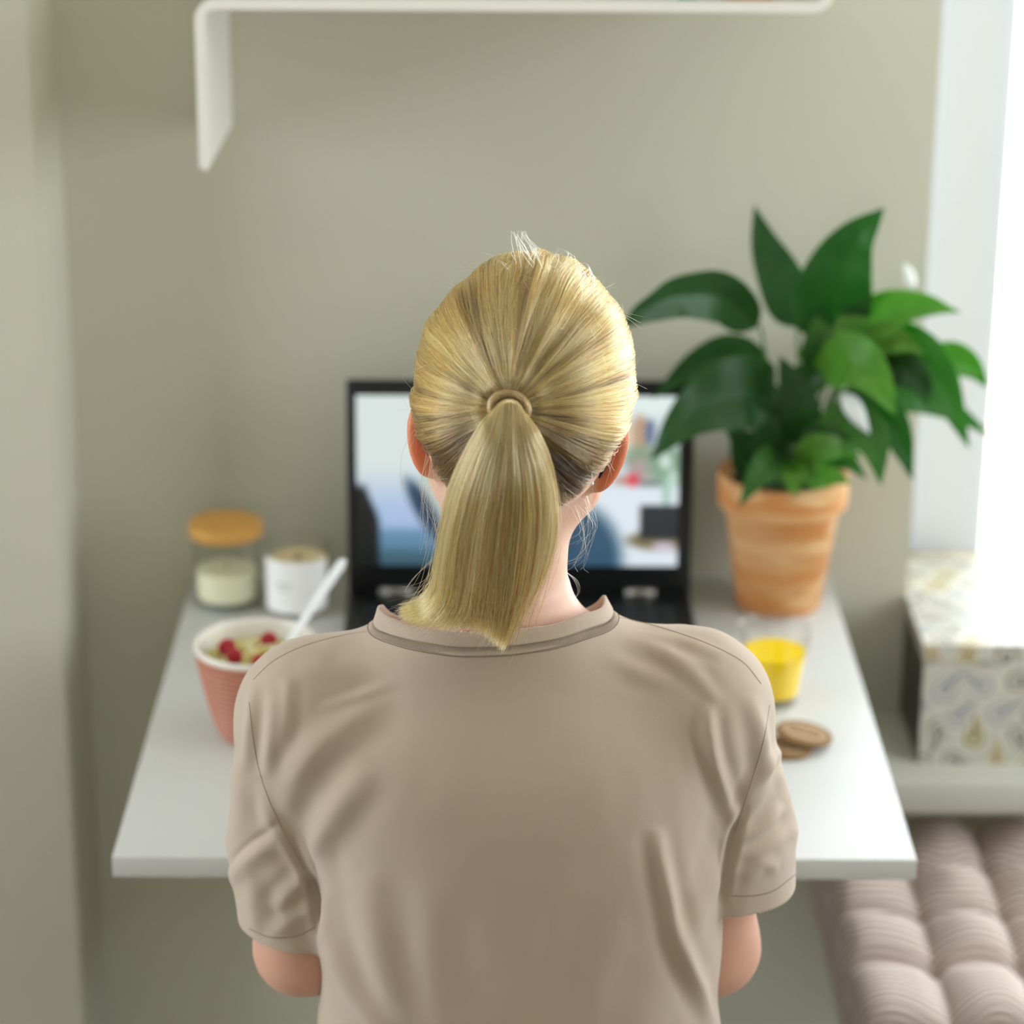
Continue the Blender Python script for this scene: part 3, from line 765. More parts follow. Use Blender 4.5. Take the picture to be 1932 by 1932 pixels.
# ------------------------------------------------------------------ tufted cushion on a stool, lower right
def cushion():
    zt = .488
    gx = [.330, .469, .558, .647, .736, .875]          # tuft lines across
    gy = [2.925, 2.750, 2.640, 2.538, 2.27]
    root = empty('ribbed_tufted_cushion', (.575, 2.63, .38), 'dusty-pink ribbed tufted cushion under the window board', 'cushion')
    st = empty('cushion_stool', (.575, 2.63, 0), 'low white stool carrying the dusty-pink cushion', 'stool')
    box('stool_seat', .405, .800, 2.430, 2.835, .352, .380, M['sill'], st, bev=.004)
    for x in (.44, .765):
        for y in (2.50, 2.815): box('leg', x - .016, x + .016, y - .016, y + .016, 0, .352, M['sill'], st, bev=.002)
    nu, nv = 300, 470
    U = np.linspace(0, 1, nu); S = np.linspace(0, 1, nv)
    X0, X1, Y0, Y1 = .374, .825, 2.405, 2.850
    # profile around a rounded slab: use a superellipse mapping per grid point
    A, B = np.meshgrid(np.linspace(-1, 1, nu), np.linspace(-1, 1, nv))
    def side(t): return np.clip(np.abs(t), 0, 1)
    depth = .078
    def make(top):
        # squash: outer 12% of the parameter turns down over the edge
        e = .17
        fx = np.where(np.abs(A) > 1 - e, (np.abs(A) - (1 - e)) / e, 0); fy = np.where(np.abs(B) > 1 - e, (np.abs(B) - (1 - e)) / e, 0)
        R = .036
        x = (X0 + X1) / 2 + np.sign(A) * np.where(np.abs(A) > 1 - e, (X1 - X0) / 2 - R + R * np.sin(fx * math.pi / 2), np.abs(A) / (1 - e) * ((X1 - X0) / 2 - R))
        y = (Y0 + Y1) / 2 + np.sign(B) * np.where(np.abs(B) > 1 - e, (Y1 - Y0) / 2 - R + R * np.sin(fy * math.pi / 2), np.abs(B) / (1 - e) * ((Y1 - Y0) / 2 - R))
        drop = 1 - np.sqrt(np.clip(1 - (np.maximum(fx, fy) if False else np.hypot(fx, fy).clip(0, 1)) ** 2, 0, 1))
        return x, y, drop * R
    x, y, drop = make(True)
    z = zt - .027 - drop
    # pillows between tufts
    def cell(v, g):
        g = np.sort(np.asarray(g)); i = np.clip(np.searchsorted(g, v) - 1, 0, len(g) - 2); t = (v - g[i]) / (g[i + 1] - g[i]); return np.clip(t, 0, 1)
    tx, ty = cell(x, gx), cell(y, gy)
    sx, sy = np.sin(math.pi * tx), np.sin(math.pi * ty)
    puff = (np.clip(sx, 0, 1) ** .55) * .5 + (np.clip(sy, 0, 1) ** .55) * .5
    dip = np.minimum(np.abs(tx - np.round(tx)), .5) ** 2 + (np.abs(ty - np.round(ty))) ** 2
    z = z + .030 * (np.clip(sx, 0, 1) ** .60) * (np.clip(sy, 0, 1) ** .48) + .004 * puff - .012 * np.exp(-dip / .012) - .005 * np.exp(-((ty - np.round(ty)) / .09) ** 2) * (ty > .001)
    # rows lean towards the viewer: crest shifted to the far half
    y = y - .013 * (np.clip(sx, 0, 1) ** .6) * np.clip(sy, 0, 1) ** .8 * smooth01(.010, .002, drop) * smooth01(2.530, 2.560, y)
    # corduroy: ribs across, spaced evenly along the cloth from front to back
    yb, zb = y, z
    seg = np.hypot(np.diff(yb, axis=0), np.diff(zb, axis=0)); arc = np.vstack([np.zeros((1, nu)), np.cumsum(seg, axis=0)])
    arc = arc - arc[nv // 2][None, :] * 1.0
    ker = np.ones(15) / 15; arc = np.apply_along_axis(lambda r: np.convolve(np.pad(r, 7, 'edge'), ker, 'valid'), 1, arc)
    rib = np.cos(2 * math.pi * arc / .0098)
    ny_ = np.gradient(zb, axis=0); nz_ = np.gradient(yb, axis=0); nl = np.hypot(ny_, nz_) + 1e-9
    y = y - .0012 * rib * ny_ / nl; z = z + .0012 * rib * np.abs(nz_) / nl
    V = np.stack([x, y, z], -1).reshape(-1, 3)
    idx = np.arange(nu * nv).reshape(nv, nu)
    Fc = [np.stack([idx[:-1, :-1], idx[:-1, 1:], idx[1:, 1:], idx[1:, :-1]], -1).reshape(-1, 4)]
    # skirt downwards from the border
    ring = np.concatenate([idx[0, :], idx[1:, -1], idx[-1, -2::-1], idx[-2:0:-1, 0]])
    cur = ring; VV = [V]; base = len(V); cc = np.array([(X0 + X1) / 2, (Y0 + Y1) / 2, 0])
    rings = 14; P0 = V[ring]
    for k in range(1, rings + 1):
        t = k / rings; d = P0 - cc; d[:, 2] = 0
        bulge = .004 * math.sin(math.pi * t * .9)
        wob = .0022 * np.sin(np.arange(len(ring)) / 15.0)
        P = P0 + d / np.linalg.norm(d, axis=1)[:, None] * (bulge + wob * math.sin(math.pi * t))[:, None] - np.array([0, 0, 1]) * ((P0[:, 2] - .3815) * t)[:, None]
        P[:, 1] -= (.0012 * math.cos(k * 2.6)) * (P0[:, 1] < Y0 + .03)
        VV.append(P); new = base + np.arange(len(ring)); base += len(ring)
        Fc.append(np.stack([cur, new, np.roll(new, -1), np.roll(cur, -1)], -1)); cur = new
    V = np.vstack(VV); Fl = np.vstack(Fc).tolist(); Fl.append(cur.tolist())
    ribl = np.concatenate([rib.reshape(-1), np.zeros(len(V) - nu * nv)])
    # ribs on the skirt
    k = np.arange(len(V) - nu * nv) // len(ring)
    ribl[nu * nv:] = np.cos(k * 2.6)
    C = lin((132, 108, 96)) * (1 - (ribl[:, None] * .5 + .5)) + lin((228, 212, 204)) * (ribl[:, None] * .5 + .5)
    o = meshobj('cushion_cover', V, Fl, pmat('ribbed_cotton', (180, 160, 150), .85, attr='Col', sheen=.4), root); colattr(o, C)
    bmn = bmesh.new(); bmn.from_mesh(o.data); bmesh.ops.recalc_face_normals(bmn, faces=bmn.faces); bmn.to_mesh(o.data); bmn.free()
    bt = None
    for a in gx[1:-1]:
        for b in gy[1:-1]:
            p = (a, b, zt - .035)
            if bt is None:
                q = lathe('tuft_button', [(0, -.002), (.005, -.001), (.0058, .0005), (.004, .0022), (0, .0028)], p, pmat('button_cloth', (150, 130, 118), .85), root, n=16); bt = (q, p)
            else:
                q = bt[0].copy(); SC.collection.objects.link(q); q.location = Vector(p) - Vector(bt[1])
cushion()

# ------------------------------------------------------------------ signed-distance modelling for the figure
class Field:
    def __init__(s, lo, hi, h):
        s.lo = np.array(lo, float); s.h = h; s.n = np.ceil((np.array(hi) - s.lo) / h).astype(int) + 1
        s.f = np.full(tuple(s.n), 1.0, np.float32)
    def region(s, lo, hi):
        a = np.clip(np.floor((np.array(lo) - s.lo) / s.h).astype(int), 0, s.n); b = np.clip(np.ceil((np.array(hi) - s.lo) / s.h).astype(int) + 1, 0, s.n)
        sl = tuple(slice(i, j) for i, j in zip(a, b))
        g = [(s.lo[k] + np.arange(a[k], b[k]) * s.h).astype(np.float32) for k in range(3)]
        X, Y, Z = np.meshgrid(*g, indexing='ij', sparse=True)
        return sl, X, Y, Z
    def add(s, prim, k=.02, sub=False):
        lo, hi, fn = prim; m = k + .012
        sl, X, Y, Z = s.region(np.array(lo) - m, np.array(hi) + m)
        if 0 in s.f[sl].shape: return
        b = fn(X, Y, Z); a = s.f[sl]
        if sub: b = -b; h = np.clip(.5 - .5 * (b - a) / k, 0, 1); s.f[sl] = b * (1 - h) + a * h + k * h * (1 - h) if False else np.maximum(a, b) + np.maximum(k - np.abs(a - b), 0) ** 2 * .25 / k
        else: s.f[sl] = np.minimum(a, b) - np.maximum(k - np.abs(a - b), 0) ** 2 * .25 / k
    def mesh(s):
        f = s.f; ins = f < 0
        nx, ny, nz = s.n - 1
        cnt = np.zeros((nx, ny, nz), np.int8)
        for a in (0, 1):
            for b in (0, 1):
                for c in (0, 1): cnt += ins[a:a + nx, b:b + ny, c:c + nz]
        act = (cnt > 0) & (cnt < 8); C = np.argwhere(act); idx = np.full(act.shape, -1, np.int32); idx[act] = np.arange(len(C))
        acc = np.zeros((len(C), 3)); w = np.zeros(len(C))
        cs = [(a, b, c) for a in (0, 1) for b in (0, 1) for c in (0, 1)]
        val = {q: f[C[:, 0] + q[0], C[:, 1] + q[1], C[:, 2] + q[2]].astype(float) for q in cs}
        for p in cs:
            for ax in range(3):
                if p[ax]: continue
                q = list(p); q[ax] = 1; q = tuple(q); A, B = val[p], val[q]; m = (A < 0) != (B < 0)
                t = np.where(m, A / np.where(m, A - B, 1), 0)
                pt = np.tile(np.array(p, float), (len(C), 1)); pt[:, ax] = t; acc[m] += pt[m]; w[m] += 1
        V = s.lo + (C + acc / w[:, None]) * s.h
        Fs = []
        for ax in range(3):
            u, v = (ax + 1) % 3, (ax + 2) % 3
            sl0 = [slice(None)] * 3; sl1 = [slice(None)] * 3; sl0[ax] = slice(0, -1); sl1[ax] = slice(1, None)
            A, B = ins[tuple(sl0)], ins[tuple(sl1)]
            E = np.argwhere(A != B)
            E = E[(E[:, u] > 0) & (E[:, v] > 0) & (E[:, u] < s.n[u] - 1) & (E[:, v] < s.n[v] - 1)]
            fl = A[E[:, 0], E[:, 1], E[:, 2]]
            def cell(du, dv):
                c = E.copy(); c[:, u] -= du; c[:, v] -= dv; return idx[c[:, 0], c[:, 1], c[:, 2]]
            q = np.stack([cell(1, 1), cell(0, 1), cell(0, 0), cell(1, 0)], -1)
            q[~fl] = q[~fl][:, ::-1]; Fs.append(q)
        return V, np.vstack(Fs)
def aabb(pts, r): pts = np.array(pts, float); return pts.min(0) - r, pts.max(0) + r
def capsule(p, q, r1, r2, sx=1.0):
    p, q = np.array(p, float), np.array(q, float); d = q - p; L2 = d @ d
    def fn(X, Y, Z):
        t = np.clip(((X - p[0]) * d[0] + (Y - p[1]) * d[1] + (Z - p[2]) * d[2]) / L2, 0, 1)
        return np.sqrt((X - p[0] - t * d[0]) ** 2 + (Y - p[1] - t * d[1]) ** 2 + (Z - p[2] - t * d[2]) ** 2) - (r1 + (r2 - r1) * t)
    return (*aabb([p, q], max(r1, r2)), fn)
def ellipsoid(c, r, Rm=None):
    c = np.array(c, float); Rm = np.eye(3) if Rm is None else np.array(Rm, float); r = np.array(r, float)
    def fn(X, Y, Z):
        x, y, z = X - c[0], Y - c[1], Z - c[2]
        L = [Rm[0, k] * x + Rm[1, k] * y + Rm[2, k] * z for k in range(3)]
        k0 = np.sqrt((L[0] / r[0]) ** 2 + (L[1] / r[1]) ** 2 + (L[2] / r[2]) ** 2); k1 = np.sqrt((L[0] / r[0] ** 2) ** 2 + (L[1] / r[1] ** 2) ** 2 + (L[2] / r[2] ** 2) ** 2) + 1e-6
        return k0 * (k0 - 1) / k1
    R_ = r.max(); return (c - R_, c + R_, fn)
def sections(S, pw=2.4):
    """S rows: z, cx, cy, a, b ; superelliptic sections"""
    S = np.array(S, float); zz = np.linspace(S[0, 0], S[-1, 0], 200)
    tab = [np.interp(zz, S[:, 0], S[:, k]) for k in range(1, 5)]
    for _ in range(2): tab = [np.convolve(np.pad(t, 8, 'edge'), np.ones(17) / 17, 'valid') for t in tab]
    def fn(X, Y, Z):
        cx, cy, a, b = [np.interp(Z.ravel(), zz, t).reshape(Z.shape).astype(np.float32) for t in tab]
        k = (np.abs((X - cx) / a) ** pw + np.abs((Y - cy) / b) ** pw) ** (1 / pw)
        d = (k - 1) * np.minimum(a, b) 
        return np.maximum(d, np.maximum(S[0, 0] - Z, Z - S[-1, 0]))
    lo = np.array([(S[:, 1] - S[:, 3]).min(), (S[:, 2] - S[:, 4]).min(), S[0, 0]]); hi = np.array([(S[:, 1] + S[:, 3]).max(), (S[:, 2] + S[:, 4]).max(), S[-1, 0]])
    return lo, hi, fn
def relax(V, Fc, it=2, lam=.5):
    n = len(V); a = np.concatenate([Fc[:, 0], Fc[:, 1], Fc[:, 2], Fc[:, 3]]); b = np.concatenate([Fc[:, 1], Fc[:, 2], Fc[:, 3], Fc[:, 0]])
    deg = np.bincount(a, minlength=n) + np.bincount(b, minlength=n)
    for _ in range(it):
        S = np.stack([np.bincount(a, V[b, k], n) + np.bincount(b, V[a, k], n) for k in range(3)], -1)
        V = V + lam * (S / np.maximum(deg, 1)[:, None] - V)
    return V
def vnormals(V, Fc):
    d = np.cross(V[Fc[:, 2]] - V[Fc[:, 0]], V[Fc[:, 3]] - V[Fc[:, 1]]); N = np.zeros_like(V)
    for k in range(4):
        for c in range(3): N[:, c] += np.bincount(Fc[:, k], d[:, c], len(V))
    return N / (np.linalg.norm(N, axis=1)[:, None] + 1e-12)
def snapcut(V, Fc, g):
    """drop everything where g>0, sliding the border vertices onto g=0"""
    out = g > 0
    a = np.concatenate([Fc[:, 0], Fc[:, 1], Fc[:, 2], Fc[:, 3], Fc[:, 1], Fc[:, 2], Fc[:, 3], Fc[:, 0]]); b = np.concatenate([Fc[:, 1], Fc[:, 2], Fc[:, 3], Fc[:, 0], Fc[:, 0], Fc[:, 1], Fc[:, 2], Fc[:, 3]])
    m = out[a] & ~out[b]; a, b = a[m], b[m]; t = (g[b] / (g[b] - g[a]))[:, None]; P = V[b] + (V[a] - V[b]) * t
    V = V.copy(); cnt = np.bincount(a, minlength=len(V)); s = cnt > 0
    for k in range(3): V[s, k] = np.bincount(a, P[:, k], len(V))[s] / cnt[s]
    keep = ~(out[Fc].all(1)); Fc = Fc[keep]
    used = np.unique(Fc); mp = np.full(len(V), -1); mp[used] = np.arange(len(used)); return V[used], mp[Fc], used

# ------------------------------------------------------------------ the seated person
def sdf_pt(prims, P, k=.02):
    """evaluate a list of primitives at points"""
    X, Y, Z = P[..., 0], P[..., 1], P[..., 2]; a = None
    for pr in prims:
        b = pr[2](X, Y, Z); a = b if a is None else np.minimum(a, b) - np.maximum(k - np.abs(a - b), 0) ** 2 * .25 / k
    return a
from mathutils import Euler
HC = PY(988, 745, 1.972)                      # centre of the cranium
HR = np.array(Matrix.Rotation(math.radians(-5), 3, 'Z') @ Matrix.Rotation(math.radians(6.0), 3, 'Y') @ Matrix.Rotation(math.radians(-8), 3, 'X'))
def H(u, v, w): return HC + HR @ np.array([u, v, w], float)
SHL, SHR = np.array([-.150, 1.985, 1.018]), np.array([.166, 1.985, 1.028])
ELL, ELR = np.array([-.160, 2.000, .786]), np.array([.181, 2.000, .787])
WRL, WRR = np.array([-.085, 2.215, .788]), np.array([.100, 2.215, .788])
NB = PY(944, 1165, 1.966)                     # neck base
NT = PY(963, 930, 1.985)
cran = [ellipsoid(H(0, .004, .004), (.0765, .094, .096), HR), ellipsoid(H(0, -.040, -.024), (.066, .056, .062), HR)]
person = empty('person', (.02, 1.97, 0), 'person seen from behind in a beige t-shirt, blonde ponytail, typing at the laptop', 'person')

def skin_body():
    f = Field((-.27, 1.82, .60), (.29, 2.46, 1.42), .0022)
    for p in cran: f.add(p, .02)
    f.add(ellipsoid(H(0, .040, -.045), (.058, .050, .076), HR), .03)          # face block
    f.add(ellipsoid(H(0, .078, -.108), (.026, .020, .020), HR), .025)          # chin
    for s in (-1, 1):
        f.add(capsule(H(s * .045, .024, -.074), H(s * .016, .076, -.110), .018, .014), .03)   # jaw line
        f.add(ellipsoid(H(s * .038, .070, -.040), (.020, .016, .016), HR), .02)               # cheekbone
    f.add(ellipsoid(H(0, .080, .020), (.048, .014, .014), HR), .02)            # brow
    for s in (-1, 1): f.add(ellipsoid(H(s * .031, .097, -.008), (.016, .012, .010), HR), .010, sub=True)
    f.add(capsule(H(0, .088, .002), H(0, .106, -.038), .006, .009), .012)      # nose bridge
    f.add(ellipsoid(H(0, .102, -.042), (.014, .010, .008), HR), .008)
    f.add(ellipsoid(H(0, .090, -.066), (.022, .010, .005), HR), .006)          # upper lip
    f.add(ellipsoid(H(0, .089, -.075), (.019, .010, .006), HR), .005)          # lower lip
    # neck, shoulders, torso
    f.add(capsule(NT + (0, -.004, .02), NB + (0, .015, -.02), .0480, .0500), .016)
    f.add(capsule(NT + (0, .018, -.01), NB + (0, .042, -.06), .030, .036), .016)
    f.add(sections([(.60, .02, 2.0, .155, .105), (.74, .02, 1.99, .140, .095), (.88, .018, 1.985, .150, .098), (.98, .012, 1.98, .150, .090), (1.04, .008, 1.98, .088, .060), (1.075, .004, 1.978, .052, .046), (1.11, .000, 1.980, .040, .036)], 2.2), .02)
    for S, s in ((SHL, -1), (SHR, 1)):
        f.add(capsule(NB + (s * .018, .008, -.024), NB * .35 + S * .65 + (0, 0, -.002), .032, .028), .040)
        f.add(capsule(NB * .4 + S * .6 + (0, 0, -.012), S + (0, 0, -.020), .034, .041), .03)
    for S, E, W in ((SHL, ELL, WRL), (SHR, ELR, WRR)):
        f.add(capsule(S + (0, 0, -.020), E, .041, .0370), .02)
        m = E * .6 + W * .4; f.add(capsule(E, m, .0365, .034), .02); f.add(capsule(m, W, .034, .022), .015)
    V, Fc = f.mesh()
    hands, ears = [], []
    # hands: palm, four fingers, thumb
    prs = []
    for W, E, s in ((WRL, ELL, 1), (WRR, ELR, -1)):
        d = np.array([s * .10, 1, 0]); d /= np.linalg.norm(d); sd = np.array([d[1], -d[0], 0]) * s     # towards the thumb side
        pc = W + d * .045 + (0, 0, -.004)
        prs += [(capsule(W, W + d * .030, .021, .017), .014)]
        prs += [(capsule(pc - d * .012 + sd * q, pc + d * .038 + sd * q * 1.15, .0125, .0105), .010) for q in (-.027, -.009, .009, .026)]
        for q, L in ((.027, .068), (.009, .077), (-.009, .071), (-.026, .056)):
            a = pc + d * .038 + sd * q * 1.15
            b_ = a + d * L * .42 + (0, 0, .010); c_ = b_ + d * L * .30 + (0, 0, -.010); e_ = c_ + d * L * .24 + (0, 0, -.013)
            prs += [(capsule(a, b_, .0094, .0086), .004), (capsule(b_, c_, .0086, .0078), .003), (capsule(c_, e_, .0078, .0068), .003)]
        t0 = pc - d * .020 + sd * .022; t1 = t0 + d * .028 + sd * .022 + (0, 0, -.004); t2 = t1 + d * .028 + sd * .008 + (0, 0, -.006)
        prs += [(capsule(t0, t1, .0135, .0105), .010), (capsule(t1, t2, .0105, .0085), .004)]
    # ears
    er = []
    for s in (-1, 1):
        e1 = np.array([s * .80, -.60, .0]); up = np.array([s * .26, -.10, 1.0]); up /= np.linalg.norm(up); e1 -= up * (e1 @ up); e1 /= np.linalg.norm(e1); nn = np.cross(e1, up)
        Re = HR @ np.stack([e1, up, nn], -1)
        ew = -.042 if s < 0 else -.036
        c0 = H(s * .0665, -.010, ew)
        er += [(ellipsoid(c0, (.0142, .0278, .0038), Re), .008), (ellipsoid(c0 + HR @ (up * -.025 + e1 * -.006), (.0085, .0105, .0036), Re), .006),
               (ellipsoid(H(s * .064, .004, ew), (.009, .020, .010), HR), .008)]
        # rolled rim
        for k in range(14):
            a0, a1 = [math.radians(110 - j * 13) for j in (k, k + 1)]
            q = [c0 + Re @ np.array([.0138 * math.cos(a), .0270 * math.sin(a), -s * .0016]) for a in (a0, a1)]
            er += [(capsule(q[0], q[1], .0030, .0030), .005)]
    for p, k in prs + er: f.add(p, k)
    V, Fc = f.mesh(); V = relax(V, Fc, 2, .45)
    return V, Fc
V, Fc = skin_body()
skinm = pmat('skin', (236, 196, 172), .5, sss=.55, sssr=(1.0, .30, .14), attr='Col', bump=(700, .00025))
skinm.node_tree.nodes['Principled BSDF'].inputs['Subsurface Scale'].default_value = .010
skin = meshobj('body', V, Fc, skinm, person)
C = np.tile(np.array((224, 184, 164.)), (len(V), 1))
L = (V - HC) @ HR
earm = smooth01(.060, .068, np.abs(L[:, 0])) * (L[:, 1] < .010) * (np.abs(L[:, 2] + .034) < .046)
C = C * (1 - earm[:, None]) + np.array((210, 130, 92.)) * earm[:, None]  # ears redder than the face, plus a backlit orange glow put into the colour
lip = (np.hypot(L[:, 0] / .019, (L[:, 2] + .070) / .0085) < 1) & (L[:, 1] > .085); C[lip] = (196, 110, 104)
C += (vnoise(V, 60, 7) * 5)[:, None]
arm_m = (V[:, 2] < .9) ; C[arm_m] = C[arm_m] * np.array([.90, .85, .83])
colattr(skin, lin(np.clip(C, 0, 255)))
skin['label'] = 'fair skin of head, neck and arms'
BVB = BVHTree.FromPolygons([tuple(v) for v in V], Fc.tolist())
wht = pmat('eye_white', (236, 232, 228), .15); iris = pmat('iris_blue', (92, 120, 140), .2)
for s in (-1, 1):
    c = H(s * .031, .078, -.008)
    V_, F_ = [], []
    for u in range(13):
        for v in range(24):
            ph = math.pi * u / 12; V_.append(c + HR @ (.0122 * np.array([math.sin(ph) * math.cos(v * math.pi / 12), math.cos(ph), math.sin(ph) * math.sin(v * math.pi / 12)])))
    for u in range(12):
        for v in range(24): F_.append((u * 24 + v, u * 24 + (v + 1) % 24, (u + 1) * 24 + (v + 1) % 24, (u + 1) * 24 + v))
    e = meshobj('eye', V_, F_, [wht, iris, M['black']], skin)
    e.data.polygons.foreach_set('material_index', [2 if i // 24 < 1 else 1 if i // 24 < 3 else 0 for i in range(len(F_))])

# ---- glasses (only the temple tips show behind the ears) and earring
gp = []
for s in (-1, 1):
    ew = -.030
    P = catmull([H(s * .070, .092, -.004), H(s * .078, .04, .000), H(s * .0800, .004, .002), H(s * .0755, -.012, -.014), H(s * .0700, -.020, -.036), H(s * .0655, -.022, -.052)], 40)
    gp.append(tube(P, np.concatenate([np.full(26, .0012), np.linspace(.0013, .0019, 9), np.linspace(.0019, .0007, 5)]), 8))
    rim = [H(s * .034 + .026 * math.cos(a), .108 - .006 * abs(math.cos(a)) * (1 if s * math.cos(a) > 0 else 0), -.010 + .021 * math.sin(a)) for a in np.linspace(0, 2 * math.pi, 40)]
    gp.append(tube(rim, .0013, 8))
    gp.append(tube([H(s * .060, .104, .000), H(s * .070, .092, -.004)], .0014, 8))
gp.append(tube(catmull([H(-.009, .108, -.004), H(0, .111, -.001), H(.009, .108, -.004)], 8), .0012, 8))
V_, F_ = merge(gp); g = meshobj('eyeglasses', V_, F_, M['black'], person); g['label'] = 'black eyeglasses, temple tips behind the ears'
ep = PY(1116, 912, 1.94)
hit = BVB.ray_cast(Vector(CAM), Vector(ep - CAM).normalized())
ep = np.array(hit[0]) if hit[0] is not None else ep
lathe('earring', [(0, -.0016), (.0014, -.0010), (.0019, 0), (.0014, .0010), (0, .0016)], ep, pmat('pearl_stud', (240, 236, 230), .15, metal=.3), person, n=16)['label'] = 'tiny pale stud in the right ear lobe'

# ------------------------------------------------------------------ t-shirt
def shirt():
    f = Field((-.27, 1.80, .56), (.30, 2.18, 1.16), .0021)
    tor = sections([(.50, .02, 1.990, .192, .138), (.66, .02, 1.990, .176, .128), (.74, .0205, 1.985, .1655, .118), (.84, .0205, 1.982, .168, .114), (.92, .019, 1.980, .166, .113), (.98, .013, 1.978, .166, .106), (1.01, .009, 1.976, .155, .094), (1.035, .007, 1.976, .120, .080), (1.060, .000, 1.990, .082, .073), (1.14, .000, 1.990, .076, .072)], 2.5); f.add(tor, .02)
    for S, s in ((SHL, -1), (SHR, 1)):
        n0 = np.array([s * .062 + .000, 1.976, 1.054 + (.004 if s > 0 else 0)])
        f.add(capsule(n0, S + (-s * .012, 0, -.008), .040, .0525), .030)
        f.add(capsule(S + (-s * .010, -.004, -.02), S * .5 + n0 * .5 + (0, 0, -.06), .062, .07), .03)
    # sleeves
    mL = SHL * .45 + np.array([-.1620, 1.992, .885]) * .55; f.add(capsule(SHL + (-.002, 0, -.014), mL, .0530, .0552), .020); f.add(capsule(mL, np.array([-.1620, 1.992, .885]), .0552, .0570), .004)
    def flat(pr, pl):
        lo, hi, fn = pr; return lo, hi, lambda X, Y, Z: np.maximum(fn(X, Y, Z), pl(X, Y, Z))
    plL = lambda X, Y, Z: (.8145 - Z) - .10 * (X + .20)
    plR = lambda X, Y, Z: (.8485 - Z) + .02 * (X - .20)
    f.add(flat(capsule(np.array([-.1620, 1.992, .885]), np.array([-.152, 2.000, .76]), .0570, .056), plL), .004)
    mR = SHR * .45 + np.array([.187, 1.992, .895]) * .55; f.add(capsule(SHR + (-.003, 0, -.014), mR, .0520, .0558), .020); f.add(capsule(mR, np.array([.187, 1.992, .895]), .0558, .0590), .004)
    f.add(flat(capsule(np.array([.187, 1.992, .895]), np.array([.190, 2.000, .79]), .0590, .061), plR), .004)
    V, Fc = f.mesh(); V = relax(V, Fc, 3, .5)
    # hem, cuffs, neck opening
    def cut(V, Fc, g): v, fc, _ = snapcut(V, Fc, g); return v, fc
    V, Fc = cut(V, Fc, .600 - V[:, 2])
    for pl, cond in ((plL, lambda V: V[:, 0] < -.09), (plR, lambda V: V[:, 0] > .11)):
        ts = tor[2](V[:, 0], V[:, 1], V[:, 2]); p_ = pl(V[:, 0], V[:, 1], V[:, 2])
        V, Fc = cut(V, Fc, np.where(cond(V) & (ts > .004) & (np.abs(p_) < .02), p_ + .0022, -1))
    NX, NY, NA, NBv = -.002, 1.986, .0925, .0800
    g = np.where(V[:, 2] > .97, np.minimum((1 - (np.abs((V[:, 0] - NX) / NA) ** 2.6 + np.abs((V[:, 1] - NY) / NBv) ** 2.6) ** (1 / 2.6)) * .08, V[:, 2] - (1.0685 - .0255 * np.clip((V[:, 1] - 1.990) / .073, -1, 1) + .009 * ((V[:, 0] + .004) / .07).clip(-1.3, 1.3) ** 2 + .003 * ((V[:, 0] + .004) / .07).clip(-1, 1))), -1); V, Fc = cut(V, Fc, g)
    # keep only the big connected piece
    import collections
    lab = np.arange(len(V))
    a = np.concatenate([Fc[:, 0], Fc[:, 1], Fc[:, 2]]); b = np.concatenate([Fc[:, 1], Fc[:, 2], Fc[:, 3]])
    while True:
        m = np.minimum(lab[a], lab[b]); nl = lab.copy(); np.minimum.at(nl, a, m); np.minimum.at(nl, b, m); nl = nl[nl]
        if (nl == lab).all(): break
        lab = nl
    big = np.bincount(lab).argmax(); keep = (lab[Fc] == big).all(1); Fc = Fc[keep]; used = np.unique(Fc); mp = np.full(len(V), -1); mp[used] = np.arange(len(used)); V, Fc = V[used], mp[Fc]
    V = relax(V, Fc, 1, .3) if False else V
    # ---- creases and folds, each laid along a run of points on the cloth's back
    Nn = vnormals(V, Fc); px, py = proj(V); back = smooth01(.25, -.15, Nn[:, 1])
    def fold(pts, w, amp, w2=None, kind='ridge'):
        P = catmull(np.array([(x, y, 0) for x, y in pts]), 10 * len(pts))[:, :2]; best = np.full(len(V), 1e9); bt = np.zeros(len(V)); sg = np.zeros(len(V))
        bb = (px > P[:, 0].min() - 4 * w) & (px < P[:, 0].max() + 4 * w) & (py > P[:, 1].min() - 4 * w) & (py < P[:, 1].max() + 4 * w) & (back > 0)
        ix = np.where(bb)[0]; X = px[ix]; Y = py[ix]; d0 = np.full(len(ix), 1e9); t0 = np.zeros(len(ix)); s0 = np.zeros(len(ix))
        n = len(P) - 1
        for i in range(n):
            A, B = P[i], P[i + 1]; D = B - A; L2 = D @ D + 1e-9
            t = np.clip(((X - A[0]) * D[0] + (Y - A[1]) * D[1]) / L2, 0, 1); dx = X - A[0] - t * D[0]; dy = Y - A[1] - t * D[1]; d = np.hypot(dx, dy); m = d < d0
            d0[m] = d[m]; t0[m] = (i + t[m]) / n; s0[m] = np.sign(D[0] * dy - D[1] * dx)[m]
        env = np.sin(math.pi * np.clip(t0, 0, 1)) ** .6 * back[ix]
        if kind == 'step': h = amp * np.where(s0 > 0, np.exp(-(d0 / w) ** 2), np.exp(-(d0 / (w2 or w * .3)) ** 2))
        else: h = amp * np.exp(-(d0 / w) ** 2) - amp * .35 * np.exp(-((d0 - 1.9 * w) / w) ** 2)
        D_[ix] += h * env
    D_ = np.zeros(len(V))
    mm = .001
    mm = .0017
    fold([(600, 1338), (690, 1308), (760, 1278), (815, 1240)], 9, 1.6 * mm)                     # thin diagonal crease
    fold([(535, 1545), (560, 1470), (600, 1410), (665, 1360), (740, 1320)], 26, 3.2 * mm)      # pulled from the armhole
    fold([(520, 1300), (512, 1380), (500, 1470)], 13, 2.4 * mm); fold([(478, 1290), (470, 1380), (462, 1460)], 10, 2.0 * mm)
